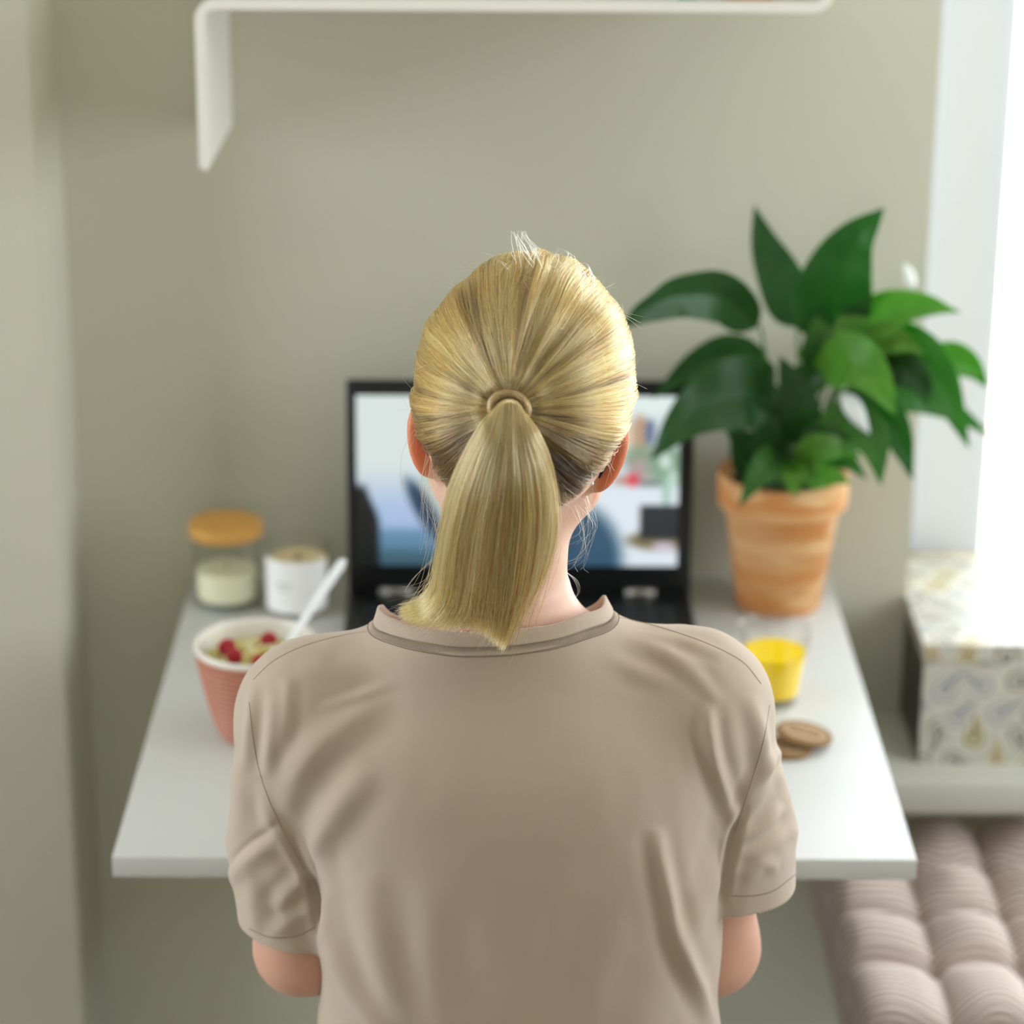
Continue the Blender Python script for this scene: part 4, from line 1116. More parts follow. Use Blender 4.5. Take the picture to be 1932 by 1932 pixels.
    fold([(545, 1280), (540, 1350), (528, 1420)], 12, 2.0 * mm)
    fold([(580, 1660), (600, 1590), (640, 1520), (700, 1450)], 26, 3.0 * mm)
    fold([(600, 1700), (612, 1760), (650, 1850), (705, 1932), (740, 1990)], 20, 4.2 * mm)
    fold([(690, 1640), (700, 1730), (722, 1830), (745, 1932), (760, 1990)], 30, 2.6 * mm)
    fold([(1392, 1568), (1368, 1500), (1346, 1430), (1335, 1360), (1338, 1330)], 13, 3.4 * mm)
    fold([(1400, 1560), (1440, 1470), (1435, 1390), (1412, 1310)], 14, 3.0 * mm)
    fold([(1390, 1545), (1420, 1480), (1460, 1430), (1490, 1410)], 10, 2.0 * mm)
    fold([(1238, 1560), (1245, 1620), (1262, 1700), (1280, 1780), (1320, 1870), (1360, 1960)], 15, 4.0 * mm)
    fold([(1390, 1600), (1330, 1700), (1300, 1800), (1330, 1880)], 20, 1.8 * mm)
    fold([(1080, 1640), (1060, 1720), (1030, 1800), (1000, 1880)], 34, 1.0 * mm); fold([(900, 1700), (920, 1780), (950, 1860), (990, 1950)], 30, 1.0 * mm)
    fold([(820, 1660), (815, 1760), (820, 1860), (830, 1960)], 36, 1.1 * mm); fold([(1180, 1740), (1140, 1800), (1120, 1880), (1100, 1960)], 30, .8 * mm)
    fold([(830, 1240), (800, 1300), (770, 1350)], 18, 1.0 * mm); fold([(930, 1255), (915, 1310), (905, 1360)], 16, .8 * mm); fold([(1010, 1250), (1030, 1300), (1040, 1350)], 16, .7 * mm)
    fold([(1130, 1235), (1190, 1262), (1260, 1290)], 16, 1.3 * mm); fold([(1160, 1200), (1240, 1225), (1330, 1262)], 14, 1.5 * mm); fold([(1200, 1195), (1290, 1210), (1370, 1240)], 10, 1.0 * mm)
    fold([(1250, 1240), (1310, 1275), (1360, 1330)], 12, 1.2 * mm)
    fold([(600, 1215), (680, 1228), (740, 1240)], 12, 1.1 * mm); fold([(560, 1260), (640, 1262), (720, 1270)], 16, 1.2 * mm)
    # sleeves
    fold([(424, 1640), (455, 1600), (500, 1570), (530, 1545)], 10, -2.6 * mm, kind='step'); fold([(428, 1670), (470, 1622), (520, 1590)], 16, 2.2 * mm)
    fold([(440, 1420), (450, 1500), (445, 1580)], 16, 2.0 * mm); fold([(590, 1640), (550, 1680), (520, 1720)], 14, 2.4 * mm); fold([(600, 1690), (560, 1730), (500, 1770)], 14, 1.6 * mm)
    fold([(470, 1640), (478, 1700), (490, 1760)], 16, 1.8 * mm); fold([(490, 1480), (515, 1560), (560, 1620)], 14, 1.8 * mm)
    fold([(545, 1580), (575, 1640), (596, 1700), (603, 1770)], 8, -4.0 * mm); fold([(1405, 1520), (1386, 1570), (1370, 1640), (1360, 1710)], 8, -4.0 * mm)
    fold([(600, 1560), (612, 1640), (628, 1700)], 14, 1.4 * mm); fold([(1362, 1540), (1350, 1620), (1338, 1690)], 14, 1.4 * mm)
    fold([(1395, 1590), (1440, 1560), (1480, 1520)], 10, 2.2 * mm); fold([(1400, 1620), (1450, 1600), (1500, 1560)], 12, 1.6 * mm);
    fold([(1400, 1660), (1440, 1630), (1470, 1640)], 12, 1.4 * mm); fold([(1480, 1450), (1497, 1520), (1510, 1600)], 12, 1.4 * mm)
    # soft unevenness of the knit
    D_ += (vnoise(V * [1, 1, .55], 26, 3) * .0011 + vnoise(V * [1, 1, .6], 60, 4) * .0005)
    ea = np.concatenate([Fc[:, i] for i in range(4)]); eb = np.concatenate([Fc[:, (i + 1) % 4] for i in range(4)]); dg = np.maximum(np.bincount(ea, minlength=len(V)) + np.bincount(eb, minlength=len(V)), 1)
    for _ in range(3): D_ = .4 * D_ + .6 * (np.bincount(ea, D_[eb], len(V)) + np.bincount(eb, D_[ea], len(V))) / dg
    D_ *= np.where(V[:, 2] > .97, smooth01(1.0, 1.4, np.hypot((V[:, 0] - NX) / NA, (V[:, 1] - NY) / NBv)), 1)
    V = V + Nn * D_[:, None]
    cloth = pmat('beige_jersey', (184, 166, 150), .88, spec=.2, sheen=.25, bump=(2600, .00035), var=(14, .25, (178, 160, 143)))
    o = meshobj('t_shirt', V, Fc, cloth, person)
    o['label'] = 'beige cotton t-shirt with short sleeves'
    sm = o.modifiers.new('cloth', 'SOLIDIFY'); sm.thickness = .0014; sm.offset = -1
    BV = BVHTree.FromPolygons([tuple(v) for v in V], Fc.tolist())
    # ---- collar band: rises from the neck opening
    n = 240; loop = []
    Ed = np.concatenate([Fc[:, [i, (i + 1) % 4]] for i in range(4)]); key = Ed.min(1).astype(np.int64) * len(V) + Ed.max(1)
    uq, ct = np.unique(key, return_counts=True); bv = np.unique(np.concatenate([uq[ct == 1] // len(V), uq[ct == 1] % len(V)])); bv = bv[V[bv, 2] > .99]
    ang = np.arctan2(V[bv, 1] - NY, V[bv, 0] - NX) % (2 * math.pi); od = np.argsort(ang); ang, bp = ang[od], V[bv][od]
    ta = 2 * math.pi * np.arange(n) / n; loop = np.stack([np.interp(ta, np.r_[ang - 2 * math.pi, ang, ang + 2 * math.pi], np.tile(bp[:, c], 3)) for c in range(3)], -1)
    ft = np.fft.rfft(loop, axis=0); ft[14:] = 0; loop = np.fft.irfft(ft, n, axis=0)
    V2, F2 = [], []
    cen = np.array([NX, NY, 0])
    rows = 10
    for k in range(n):
        a = 2 * math.pi * k / n; p = loop[k]; rad = p - cen; rad[2] = 0; rad /= np.linalg.norm(rad)
        # angle measured: left shoulder = pi, back = 3pi/2, right = 0
        def bump(c, w): d = (a - c + math.pi) % (2 * math.pi) - math.pi; return math.exp(-(d / w) ** 2)
        h = .0120 + .0045 * bump(math.pi * 1.06, .18) + .0020 * bump(math.pi * 1.97, .14) - .0015 * bump(math.pi * 1.20, .12) + .0004 * math.sin(9 * a)
        inn = .42 - .30 * bump(math.pi * 1.08, .3) + .10 * bump(math.pi * 1.5, .5)
        up = np.array([0, 0, 1.]) * math.sqrt(1 - inn ** 2) - rad * inn
        outw = np.cross(np.cross(up, rad), up); outw /= np.linalg.norm(outw); outw = outw if outw @ rad > 0 else -outw
        prof = [(-.0004, .0010), (.0, .0022), (.10, .0021), (.5, .0020), (.93, .0018), (1.0, .0004), (.93, -.0008), (.4, -.0010), (-.1, -.0010), (-.5, -.0014)]
        for (t, o_) in prof:
            V2.append(p + up * (h * t - .0006) + outw * (o_ + .0003 * math.sin(a * 70) * (0 < t < .3)))
    for k in range(n):
        k2 = (k + 1) % n
        for j in range(rows - 1): F2.append((k * rows + j, k * rows + j + 1, k2 * rows + j + 1, k2 * rows + j))
    c = meshobj('collar_band', V2, F2, cloth, o)
    # seam groove line under the band and the stitched rib zone
    seamm = pmat('seam_dark_thread', (138, 120, 102), .9)  # darker thread for the collar seam and the stitches
    seam2 = pmat('seam_soft_thread', (170, 152, 134), .9)
    thread = pmat('thread', (150, 132, 114), .9)
    def lay(P, off):
        out = []
        for p in P:
            h = BV.find_nearest(Vector(p)); out.append(np.array(h[0]) + np.array(h[1]) * off * (1 if Vector(h[1]).dot(Vector(p) - Vector((.01, 1.98, p[2]))) > 0 else -1))
        return np.array(out)
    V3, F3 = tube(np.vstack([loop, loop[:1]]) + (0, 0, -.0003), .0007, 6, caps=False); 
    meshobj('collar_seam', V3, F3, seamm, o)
    # stitch line 8 mm outside the opening, as short stitches
    ring = []
    tl = np.roll(loop, -1, 0) - np.roll(loop, 1, 0); tl /= np.linalg.norm(tl, axis=1)[:, None]; dirs = []
    for k in range(n):
        rad = loop[k] - cen; rad[2] = 0; rad /= np.linalg.norm(rad)
        h = BV.find_nearest(Vector(loop[k] + rad * .004 + (0, 0, -.003))); dd = np.cross(np.array(h[1]), tl[k]); dirs.append(dd if dd @ rad > 0 or (abs(dd @ rad) < .2 and dd[2] < 0) else -dd)
    dirs = np.array(dirs)
    for _ in range(6): dirs = (np.roll(dirs, 1, 0) + dirs * 2 + np.roll(dirs, -1, 0)) / 4
    def walk(kf, dist, off):
        k0 = int(kf) % n; k1 = (k0 + 1) % n; f_ = kf - int(kf); p = loop[k0] * (1 - f_) + loop[k1] * f_; d_ = dirs[k0] * (1 - f_) + dirs[k1] * f_
        h = BV.find_nearest(Vector(p + d_ * dist)); nn = np.array(h[1]); return np.array(h[0]) + nn * off * (1 if nn @ np.array([p[0], p[1] - 1.98, .05]) > 0 else -1)
    P = np.array([walk(k / 4, .0082, .0002) for k in range(n * 4 + 1)]); parts = []
    for k in range(0, len(P) - 2, 2): parts.append(tube([P[k], P[k] * .4 + P[k + 1] * .6], .0004, 5))
    V4, F4 = merge(parts); s = meshobj('collar_stitches', V4, F4, seamm, o); s['kind'] = 'stuff'
    # tiny gathers of the binding between seam and stitches
    parts = []
    for k in range(0, n * 2):
        parts.append(tube([walk(k / 2, .0014, 0), walk(k / 2, .0042, .0002), walk(k / 2, .0074, 0)], .0005, 5))
    V4, F4 = merge(parts); s = meshobj('collar_gathers', V4, F4, cloth, o); s['kind'] = 'stuff'
    # ---- seams on the back: found where the run of points meets the cloth
    def seam(name, pts, r, mat, dash=None, off=.0001):
        P = catmull(np.array([(x, y, 0.) for x, y in pts]), 30 * len(pts)); Q = []
        for x, y, _ in P:
            d = FW + RT * (x - 966) / F + DN * (y - 966) / F; h = BV.ray_cast(Vector(CAM), Vector(d).normalized())
            if h[0] is not None:
                nn = np.array(h[1]); nn = nn if nn @ d < 0 else -nn
                if nn @ d / np.linalg.norm(d) > -.12: continue
                if Q and np.linalg.norm(np.array(h[0]) - Q[-1]) > .02: break
                Q.append(np.array(h[0]) + nn * off)
        if len(Q) < 4: return
        Q = np.array(Q)
        if dash: V_, F_ = merge([tube(Q[k:k + 2], r, 5) for k in range(0, len(Q) - 1, 2)])
        else: V_, F_ = tube(Q, r, 6)
        q = meshobj(name, V_, F_, mat, o)
        if dash: q['kind'] = 'stuff'
    seam('shoulder_seam', [(700, 1190), (640, 1200), (570, 1220), (515, 1248), (478, 1282)], .00040, seam2)
    seam('shoulder_seam', [(1160, 1163), (1240, 1182), (1330, 1212), (1400, 1248), (1436, 1290)], .00040, seam2)
    seam('armhole_seam', [(470, 1325), (478, 1400), (497, 1480), (530, 1560), (574, 1640)], .00040, seam2)
    seam('armhole_seam', [(1452, 1330), (1440, 1400), (1420, 1470), (1400, 1530), (1386, 1572)], .00040, seam2)
    seam('cuff_stitches', [(470, 1752), (510, 1768), (560, 1766), (597, 1748)], .0004, seamm, True)
    seam('cuff_stitches', [(1380, 1690), (1420, 1690), (1460, 1680), (1500, 1650)], .0004, seamm, True)
    return o, BV
shirt_o, BVS = shirt()
# the body stays under the cloth wherever the cloth covers it
Vs = V.copy() if len(V) == len(skin.data.vertices) else None
co = np.empty(len(skin.data.vertices) * 3, np.float32); skin.data.vertices.foreach_get('co', co); co = co.reshape(-1, 3) + np.array([.02, 1.97, 0], np.float32)
rho_ = np.hypot((co[:, 0] + .002) / .0925, (co[:, 1] - 1.986) / .080)
for i in np.where((co[:, 2] < 1.12) & (co[:, 2] > .62) & ((rho_ > .96) | (co[:, 2] < 1.05)))[0]:
    p = co[i]
    if p[1] > 2.10 or (p[0] < -.10 and p[2] < .832) or (p[0] > .13 and p[2] < .861): continue
    h = BVS.find_nearest(Vector(p), .03)
    if h[0] is None: continue
    nn = np.array(h[1]); sd = float((p - np.array(h[0])) @ nn)
    if sd > -.0050: co[i] = np.array(h[0]) - nn * .0050
skin.data.vertices.foreach_set('co', (co - np.array([.02, 1.97, 0], np.float32)).ravel()); skin.data.update()

# ------------------------------------------------------------------ trousers, shoes and the stool below the frame
def lower():
    f = Field((-.22, 1.80, .03), (.27, 2.62, .66), .004)
    f.add(ellipsoid((.02, 1.99, .56), (.165, .13, .10)), .03)
    for s in (-1, 1):
        hip, knee, ank = np.array([.02 + s * .085, 2.00, .545]), np.array([.02 + s * .115, 2.40, .50]), np.array([.02 + s * .105, 2.34, .09])
        f.add(capsule(hip, knee, .082, .060), .03); f.add(capsule(knee, ank, .058, .044), .02)
    V, Fc = f.mesh(); V = relax(V, Fc, 2)
    V, Fc, _ = snapcut(V, Fc, .085 - V[:, 2])
    j = meshobj('trousers', V, Fc, pmat('blue_denim', (62, 80, 108), .85, bump=(1500, .0004)), person)
    f = Field((-.20, 2.26, -.01), (.24, 2.62, .14), .003)
    for s in (-1, 1):
        x = .02 + s * .105
        f.add(capsule((x, 2.34, .12), (x, 2.345, .045), .036, .038), .01); f.add(capsule((x, 2.34, .035), (x + s * .01, 2.50, .030), .034, .030), .02)
    V, Fc = f.mesh(); V[:, 2] = np.maximum(V[:, 2], .001)
    meshobj('shoes', V, Fc, pmat('white_canvas', (220, 218, 212), .7), person)
    st = empty('wooden_stool', (.02, 1.97, 0), 'round wooden stool that the person in beige sits on', 'stool')
    wd = pmat('stool_birch', (206, 176, 132), .5, var=(20, .5, (190, 158, 112)))
    lathe('seat', [(0, .435), (.155, .435), (.165, .443), (.165, .455), (.158, .462), (0, .462)], (.02, 1.97, 0), wd, st, n=48)
    for k in range(4):
        a = math.pi / 4 + k * math.pi / 2; V, Fc = tube([(.02 + .115 * math.cos(a), 1.97 + .115 * math.sin(a), .436), (.02 + .165 * math.cos(a), 1.97 + .165 * math.sin(a), 0)], [.015, .012], 12)
        meshobj('leg', V, Fc, wd, st)
lower()

# ------------------------------------------------------------------ hair
rng = np.random.default_rng(7)
def hairmat(name, rough=.24, attr=True):
    m = bpy.data.materials.new(name); m.use_nodes = True; N = m.node_tree.nodes; L = m.node_tree.links
    N.remove(N['Principled BSDF']); h = N.new('ShaderNodeBsdfHairPrincipled'); h.parametrization = 'COLOR'
    a = N.new('ShaderNodeAttribute'); a.attribute_name = 'tone'; L.new(a.outputs['Color'], h.inputs['Color'])
    h.inputs['Roughness'].default_value = rough; h.inputs['Radial Roughness'].default_value = .5; h.inputs['IOR'].default_value = 1.55; h.inputs['Coat'].default_value = .35
    h.inputs['Random Roughness'].default_value = .1
    L.new(h.outputs[0], N['Material Output'].inputs[0]); return m
HM = hairmat('blonde_hair')
def strands(name, P, rad, tone, parent, mat=HM, kind='stuff'):
    """P (n,k,3) world, rad (n,k), tone (n,k,3) linear"""
    n, k, _ = P.shape
    hc = bpy.data.hair_curves.new(name); hc.add_curves([k] * n); hc.materials.append(mat)
    inv = np.array(wm(parent).inverted()); Q = P.reshape(-1, 3) @ inv[:3, :3].T + inv[:3, 3]
    hc.attributes['position'].data.foreach_set('vector', Q.astype(np.float32).ravel())
    ra = hc.attributes.get('radius') or hc.attributes.new('radius', 'FLOAT', 'POINT'); ra.data.foreach_set('value', np.broadcast_to(rad, (n, k)).astype(np.float32).ravel())
    ta = hc.attributes.new('tone', 'FLOAT_COLOR', 'POINT'); T = np.ones((n * k, 4), np.float32); T[:, :3] = np.clip(tone, .002, .95).reshape(-1, 3); ta.data.foreach_set('color', T.ravel())
    ct = hc.attributes.get('curve_type') or hc.attributes.new('curve_type', 'INT8', 'CURVE'); ct.data.foreach_set('value', [0] * n)
    o = bpy.data.objects.new(name, hc); SC.collection.objects.link(o); o.parent = parent; o['kind'] = kind
    return o
# tie position on the back of the head
tie_dir = PY(963, 765, 1.87) - HC
# put the direction where the ray of that pixel meets the skull
def skull_r(D, extra=0.0):
    lo = np.full(len(D), .04); hi = np.full(len(D), .16)
    for _ in range(18):
        m = (lo + hi) / 2; v = sdf_pt(cran, HC + D * m[:, None], .02); lo = np.where(v < 0, m, lo); hi = np.where(v < 0, hi, m)
    return lo + extra
d = FW + RT * (963 - 966) / F + DN * (768 - 966) / F; ts = np.linspace(1.6, 2.3, 400); vv = sdf_pt(cran, CAM + d * ts[:, None], .02); th = ts[np.argmax(vv < .004)]
TIE = CAM + d * th; T0 = (TIE - HC) / np.linalg.norm(TIE - HC)
UPV = HR @ np.array([0, 0, 1.]); A0 = UPV - T0 * (UPV @ T0); A0 /= np.linalg.norm(A0); B0 = np.cross(A0, T0); B0 = B0 if B0[0] > 0 else -B0
# hairline as an angle from the tie for each azimuth (0 = up, +90 = right ear, 180 = nape)
az = np.radians([0, 30, 55, 75, 90, 105, 118, 130, 145, 160, 180, 200, 215, 230, 242, 255, 270, 285, 305, 330, 360])
be = np.radians([150, 150, 146, 132, 112, 90, 70, 60, 56, 54, 52, 54, 56, 60, 70, 90, 112, 132, 146, 150, 150])
def hairline(a): return np.interp(a % (2 * math.pi), az, be)
def scalp_dir(a, b): return np.cos(b)[..., None] * T0 + np.sin(b)[..., None] * (np.cos(a)[..., None] * A0 + np.sin(a)[..., None] * B0)
# ---- mesh cap: the mass of hair on the skull
na, nb = 120, 60
AA, TT = np.meshgrid(np.linspace(0, 2 * math.pi, na, endpoint=False), np.linspace(0, 1, nb), indexing='ij')
BB = TT * hairline(AA) * .94; D = scalp_dir(AA, BB).reshape(-1, 3)
edge = smooth01(.97, .85, TT).reshape(-1)
r_ = skull_r(D) - .0015 + .0045 * edge + .0035 * np.exp(-(BB.reshape(-1) / .3) ** 2)
V = HC + D * r_[:, None]
Fc = [(i * nb + j, i * nb + j + 1, ((i + 1) % na) * nb + j + 1, ((i + 1) % na) * nb + j) for i in range(na) for j in range(nb - 1)]
capm = pmat('hair_base', (84, 66, 42), .7)
cap = meshobj('hair', V, Fc, capm, person); cap['label'] = 'blonde hair pulled back over the head'
# ---- strands on the scalp, all combed to the tie
K = 22
def noise2(a, b, s, sc=1.0): return vnoise(np.stack([a * sc, b, a * 0 + s], -1), 1.0, s)
def scalp(N, lift, seed, flyaway=0.0, rlo=.15):
    g = np.random.default_rng(seed)
    a = g.random(N) * 2 * math.pi
    # more strands where the sector reaches further round the head
    hl = hairline(a); keep = g.random(N) < (hl / hl.max()) ** .8 + .25; a = a[keep]; hl = hl[keep]; N = len(a)
    br = hl * (rlo + (1 - rlo) * g.random(N) ** .34) * 1.02
    t = np.linspace(1, 0, K)[None, :]                       # 1 root, 0 tie
    b = .105 + (br[:, None] - .105) * t
    lock = noise2(a, a * 0, 2, 9.0)                         # locks share a bend
    aw = a[:, None] + (.05 * lock[:, None] + .050 * g.standard_normal(N)[:, None]) * np.sin(math.pi * t) + .025 * noise2(np.repeat(a[:, None], K, 1) , b * 3, 5, 14) 
    aw += .03 * g.standard_normal(N)[:, None] * t * (g.random(N) < .25)[:, None]
    D = scalp_dir(aw, b)
    r = skull_r(D.reshape(-1, 3)).reshape(N, K)
    grow = smooth01(0, .45, br[:, None] - b)
    h = .0008 + .0046 * grow + lift * g.random(N)[:, None] * grow + .0014 * noise2(np.cos(a)[:, None] * 3 + 0 * b, b * 2.2, 9, 3.5) + .0030 * noise2(aw, b * 1.3, 11, 8.0) * smooth01(.1, .4, b) * grow
    h += .0045 * np.exp(-((b - .10) / .14) ** 2)
    P = HC + D * (r + h)[..., None]
    # gather tightly under the tie
    end = TIE + T0 * .006
    w = smooth01(.26, .10, b)[..., None]; ring = end + (np.cos(aw)[..., None] * A0 + np.sin(aw)[..., None] * B0) * (.0120 * (b / .105).clip(0, 3))[..., None]
    P = P * (1 - w * .8) + ring * w * .8
    root = np.exp(-((1 - t) / .06) ** 2)
    # colour: darker ash at the nape, streaks by lock
    nape = smooth01(.15, .75, -np.cos(aw)) * smooth01(.15, .45, b)
    st = (.5 + .5 * noise2(a, a * 0, 21, 26.0))[:, None]; st2 = g.random(N)[:, None]
    light = lin((240, 190, 110)); gold = lin((148, 97, 45)); ash = lin((50, 38, 26))
    m = np.clip(.5 * st + .8 * (st2 - .5) + .22, 0, 1)[..., None]
    T = gold * (1 - m) + light * m
    dk = (np.clip(nape * .9 + .6 * (st2 < .33) + .38 * smooth01(.0, .7, noise2(aw, b * 1.2, 61, 9.0)), 0, 1) + 0 * b)[..., None]
    T = T * (1 - dk) + ash * dk
    rad = (.00013 + .00009 * g.random(N))[:, None] * (1 + 0 * t)
    return P, rad, T
P, rad, T = scalp(24000, .0042, 3); strands('hair_strands', P, rad, T, cap)
# ---- fine flyaways standing off the scalp
def fly(N, seed):
    g = np.random.default_rng(seed); a = g.random(N) * 2 * math.pi; a = np.where(g.random(N) < .45, (g.standard_normal(N) * .5) % (2 * math.pi), a)
    b = hairline(a) * (.25 + .7 * g.random(N)); D0 = scalp_dir(a, b); r = skull_r(D0) + .005; S = HC + D0 * r[:, None]
    eps = 1e-2; tang = scalp_dir(a, b + eps) - scalp_dir(a, b); tang /= np.linalg.norm(tang, axis=1)[:, None]; side = np.cross(D0, tang)
    L = .008 + .026 * g.random(N) ** 1.8; k = 9; t = np.linspace(0, 1, k)[None, :, None]
    sg = np.where(g.random(N) < .6, -1, 1)[:, None, None]; lf = (.05 + .28 * g.random(N) ** 2)[:, None, None]; sb = (g.standard_normal(N) * .45)[:, None, None]; cu = (g.standard_normal(N) * .5)[:, None, None]
    P = S[:, None] + L[:, None, None] * (sg * tang[:, None] * t + D0[:, None] * lf * (t ** 1.2) * 1.1 + side[:, None] * (sb * t + cu * t * t))
    T = np.tile(lin((232, 212, 168)), (N, k, 1)); rad = np.repeat((.00007 + .00004 * g.random(N))[:, None], k, 1) * np.linspace(1, .5, k)
    return P, rad, T
P, rad, T = fly(520, 5); strands('flyaway_hairs', P, rad, T, cap)
# crown wisps against the wall
W = [[(985, 510), (980, 480), (976, 455), (973, 437)], [(1005, 505), (990, 470), (978, 448), (988, 440), (1012, 480)], [(1000, 520), (1010, 490), (1006, 465), (990, 445)], [(1040, 505), (1048, 485), (1035, 478), (1028, 490)],
     [(1060, 510), (1075, 482), (1062, 476), (1045, 485)], [(1030, 515), (1015, 480), (1000, 470)], [(1100, 520), (1092, 500), (1080, 495), (1062, 502)], [(960, 515), (950, 498), (935, 492)], [(1130, 560), (1150, 575), (1166, 600), (1172, 640)],
     [(1120, 530), (1110, 508), (1095, 500)], [(935, 530), (960, 500), (975, 492)], [(1170, 640), (1180, 690), (1188, 720), (1206, 735)]]
P = []
for w in W:
    for j in range(5):
        Y = 1.950 + .005 * j; P.append(catmull([PY(x + rng.normal() * 6, y + rng.normal() * 5, Y) for x, y in w], 14))
P = np.array(P); strands('crown_wisps', P, np.tile(np.linspace(.00013, .00006, 14), (len(P), 1)), np.tile(lin((236, 220, 184)), (len(P), 14, 1)), cap)
# side wisps below and over the ears
W = []
for k in range(24):                                      # left
    x0, y0 = 800 + rng.random() * 30, 840 + rng.random() * 60; x1 = 800 + rng.random() * 40 - 20; y1 = 960 + rng.random() * 90
    W.append([(x0, y0, 1.935), (x0 - 8 + rng.normal() * 4, (y0 + y1) / 2 - 20, 1.935), (x1 + 12, y1 - 30, 1.93), (x1 + 16 + rng.normal() * 8, y1, 1.93)])
for k in range(7): W.append([(788 + k, 800, 1.94), (760 + 6 * rng.normal(), 850, 1.94), (752 + 5 * rng.normal(), 900, 1.94), (770 + 8 * rng.normal(), 950, 1.94), (800, 990, 1.94)] if k < 2 else [(830, 1000, 1.93), (818 + 3 * k, 1040, 1.93), (800 - 3 * k, 1070 + k * 3, 1.93), (775 - 2 * k, 1098 + 3 * k, 1.93)])
for k in range(18):                                      # right
    x0, y0 = 1078 + rng.random() * 48, 920 + rng.random() * 50; x1 = 1085 + rng.random() * 35; y1 = 1010 + rng.random() * 70
    W.append([(x0, y0, 1.95), ((x0 + x1) / 2 + 10 + rng.normal() * 5, (y0 + y1) / 2, 1.95), (x1 + rng.normal() * 6, y1 - 10, 1.95), (x1 - 14 + rng.normal() * 16, y1 + 6, 1.95)])
for k in range(7): W.append([(1150 + rng.normal() * 8, 860 + rng.normal() * 14, 1.915), (1118 + rng.normal() * 10, 835 + rng.normal() * 10, 1.90), (1075 + rng.normal() * 14, 815 + rng.normal() * 14, 1.89)])
for k in range(6): W.append([(1042 + rng.normal() * 5, 850 + rng.normal() * 20, 1.868), (1054 + rng.normal() * 5, 880, 1.872), (1062 + rng.normal() * 5, 915, 1.88), (1066 + rng.normal() * 8, 950 + rng.normal() * 15, 1.885)])
for k in range(3): W.append([(1070, 1080, 1.95), (1084 + 3 * k, 1096, 1.95), (1090 + 2 * k, 1115, 1.95), (1086, 1128, 1.95)])
P = np.array([catmull([PY(*q) for q in w], 16) for w in W]); strands('side_wisps', P, np.tile(np.linspace(.00007, .00004, 16), (len(P), 1)), np.tile(lin((222, 200, 158)), (len(P), 16, 1)), cap)

# ---- ponytail
G = [[(930, 772), (908, 800), (872, 868), (848, 930), (833, 1000), (825, 1060), (818, 1110), (796, 1145), (752, 1163)],
     [(938, 762), (917, 812), (887, 880), (864, 950), (850, 1020), (842, 1080), (834, 1128), (806, 1164), (768, 1180)],
     [(947, 755), (934, 820), (914, 890), (898, 960), (886, 1030), (878, 1090), (868, 1135), (852, 1162), (836, 1180)],
     [(956, 752), (951, 830), (941, 900), (929, 970), (918, 1040), (910, 1100), (904, 1138), (898, 1160), (890, 1178)],
     [(966, 752), (968, 830), (970, 900), (966, 970), (957, 1040), (948, 1100), (940, 1145), (935, 1180), (928, 1202)],
     [(975, 754), (985, 830), (998, 900), (1001, 970), (994, 1040), (982, 1100), (968, 1148), (956, 1188), (944, 1220)],
     [(983, 761), (1002, 818), (1022, 878), (1031, 948), (1027, 1018), (1010, 1086), (988, 1138), (966, 1180), (950, 1214)],
     [(990, 774), (1016, 815), (1038, 870), (1050, 930), (1051, 1000), (1040, 1056), (1018, 1108), (992, 1150), (968, 1192)]]
GY = np.array([TIE[1] - .010, TIE[1] - .026, TIE[1] - .028, TIE[1] - .022, TIE[1] - .014, TIE[1] - .004, TIE[1] + .008, 1.892, 1.893])
KP = 26
GP = np.array([catmull(np.array([PY(x, y, Y) for (x, y), Y in zip(g, GY)]), KP) for g in G])
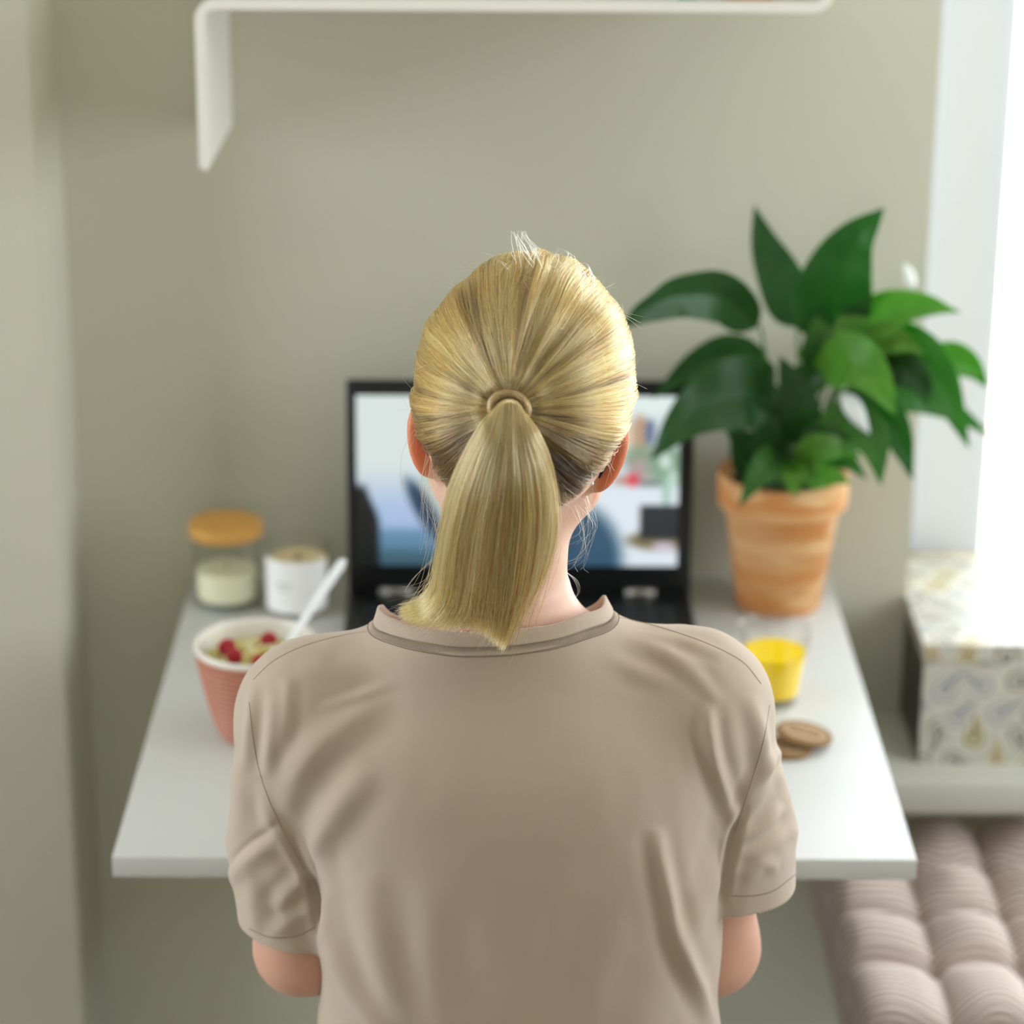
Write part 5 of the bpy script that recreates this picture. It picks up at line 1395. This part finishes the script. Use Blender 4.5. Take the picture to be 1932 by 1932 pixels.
def pony(N, seed, scatter=1.0, rad0=.00014):
    g = np.random.default_rng(seed)
    s = g.random(N) * 2 - 1; w = (g.random(N) * 2 - 1); 
    s = np.sign(s) * np.abs(s) ** .9; wmax = np.sqrt(np.clip(1 - s ** 2, 0, 1)); w = w * wmax
    lockid = np.floor((s + 1) * 13 + .8 * np.sin(w * 5)); lc = (lockid + .5) / 13 - 1
    t = np.linspace(0, 1, KP)[None, :]
    ss = s[:, None] + (lc - s)[:, None] * .55 * smooth01(.25, 1, t) + .05 * scatter * g.standard_normal(N)[:, None] * t + .02 * np.sin(t * 9 + g.random(N)[:, None] * 6.28) * t
    q = np.clip((ss + 1) / 2 * 7, 0, 6.999); i = q.astype(int); f_ = (q - i)[..., None]; kk = np.arange(KP)[None, :].repeat(N, 0)
    P = GP[i, kk] * (1 - f_) + GP[i + 1, kk] * f_
    thick = .0085 + .0115 * smooth01(0, .35, t) * (1 - .55 * smooth01(.7, 1, t))
    lz = .0016 * noise2(lc[:, None] * 6 + 0 * t, t * 2.5 + 0 * lc[:, None], 51) * smooth01(.05, .3, t)
    P[..., 1] += w[:, None] * thick + .013 * (ss ** 2) * smooth01(.02, .3, t) + lz
    # uneven ends
    L = 1 - .19 * g.random(N) ** 1.7 - .10 * (np.abs(noise2(lc, lc * 0, 31, 9)) ) * (np.abs(s) < .8)
    tt = t * L[:, None] * (KP - 1); i0 = np.clip(tt.astype(int), 0, KP - 2); f1 = (tt - i0)[..., None]; rows = np.arange(N)[:, None]
    P = P[rows, i0] * (1 - f1) + P[rows, i0 + 1] * f1
    P += .0011 * scatter * g.standard_normal((N, 1, 3)) * t[..., None] ** 2 * 1.6
    st = (.5 + .5 * noise2(lc * 3 + w * .8, lc * 0, 41, 6))[:, None]; st2 = g.random(N)[:, None]
    light = lin((255, 208, 128)); gold = lin((194, 124, 52)); brown = lin((92, 56, 28))
    m = np.clip(.5 * st + .8 * (st2 - .5) + .30 + .12 * smooth01(.3, 1, t) - .05, 0, 1)[..., None]
    T = gold * (1 - m) + light * m; dk = ((st2 < .24) * .8 + 0 * t)[..., None]; T = T * (1 - dk) + brown * dk
    rad = (rad0 + .00009 * g.random(N))[:, None] * (1 - .55 * smooth01(.75, 1, t))
    return P, rad, T
# inner mass of the ponytail as one tapering mesh
V, Fc = [], []
m = 28
for k in range(KP):
    t = k / (KP - 1)
    for j in range(m):
        a = 2 * math.pi * j / m; s = math.cos(a) * .86; w = math.sin(a) * .8; q = min((s + 1) / 2 * 7, 6.999); i = int(q); f_ = q - i
        p = GP[i, k] * (1 - f_) + GP[i + 1, k] * f_; th = .005 + .011 * float(smooth01(0, .35, t)) * (1 - .7 * float(smooth01(.6, .95, t)))
        V.append(p + np.array([0, w * th + .013 * s * s * float(smooth01(.02, .3, t)) + .002, 0]))
kend = int(KP * .86)
V = V[:kend * m]
for k in range(kend - 1):
    for j in range(m): Fc.append((k * m + j, k * m + (j + 1) % m, (k + 1) * m + (j + 1) % m, (k + 1) * m + j))
Fc.append(tuple(range(m - 1, -1, -1))); Fc.append(tuple((kend - 1) * m + j for j in range(m)))
pt = meshobj('ponytail', V, Fc, pmat('ponytail_core', (170, 134, 82), .7), person); pt['label'] = 'smooth golden ponytail falling to the collar'
P, rad, T = pony(20000, 11); strands('ponytail_strands', P, rad, T, pt)
P, rad, T = pony(500, 12, 5.0, .0001); strands('ponytail_flyaways', P, rad * .7, T, pt)
# ---- hair wrapped round the tie
Rt = .0112; cT = TIE + T0 * .010
N = 300; g = np.random.default_rng(3); k = 30; an = np.linspace(-.15, 2 * math.pi + .1, k)[None, :]; ph = g.random(N)[:, None] * 2 * math.pi; rr = .0031 * np.sqrt(g.random(N))[:, None]
tw = ph + an * 1.3
rad_r = Rt + rr * np.cos(tw); hgt = rr * np.sin(tw) * 1.2
P = cT + (np.cos(an) * rad_r)[..., None] * A0 * .95 + (np.sin(an) * rad_r)[..., None] * B0 * 1.15 + hgt[..., None] * T0
V, Fc = tube([cT + math.cos(a) * Rt * .95 * A0 + math.sin(a) * Rt * 1.15 * B0 for a in np.linspace(0, 2 * math.pi, 40)], .0022, 10, caps=False)
ht = meshobj('hair_tie', V, Fc, pmat('tie_elastic', (150, 118, 76), .8), person); ht['label'] = 'lock of hair wound round the base of the ponytail'
m_ = g.random(N)[:, None, None]; T = (lin((150, 100, 54)) * (1 - m_) + lin((232, 184, 124)) * m_ + np.zeros((N, k, 3))) * np.where(g.random(N) < .35, .22, 1)[:, None, None]
strands('wrapped_strands', P, np.full((N, k), .00030), T, ht)
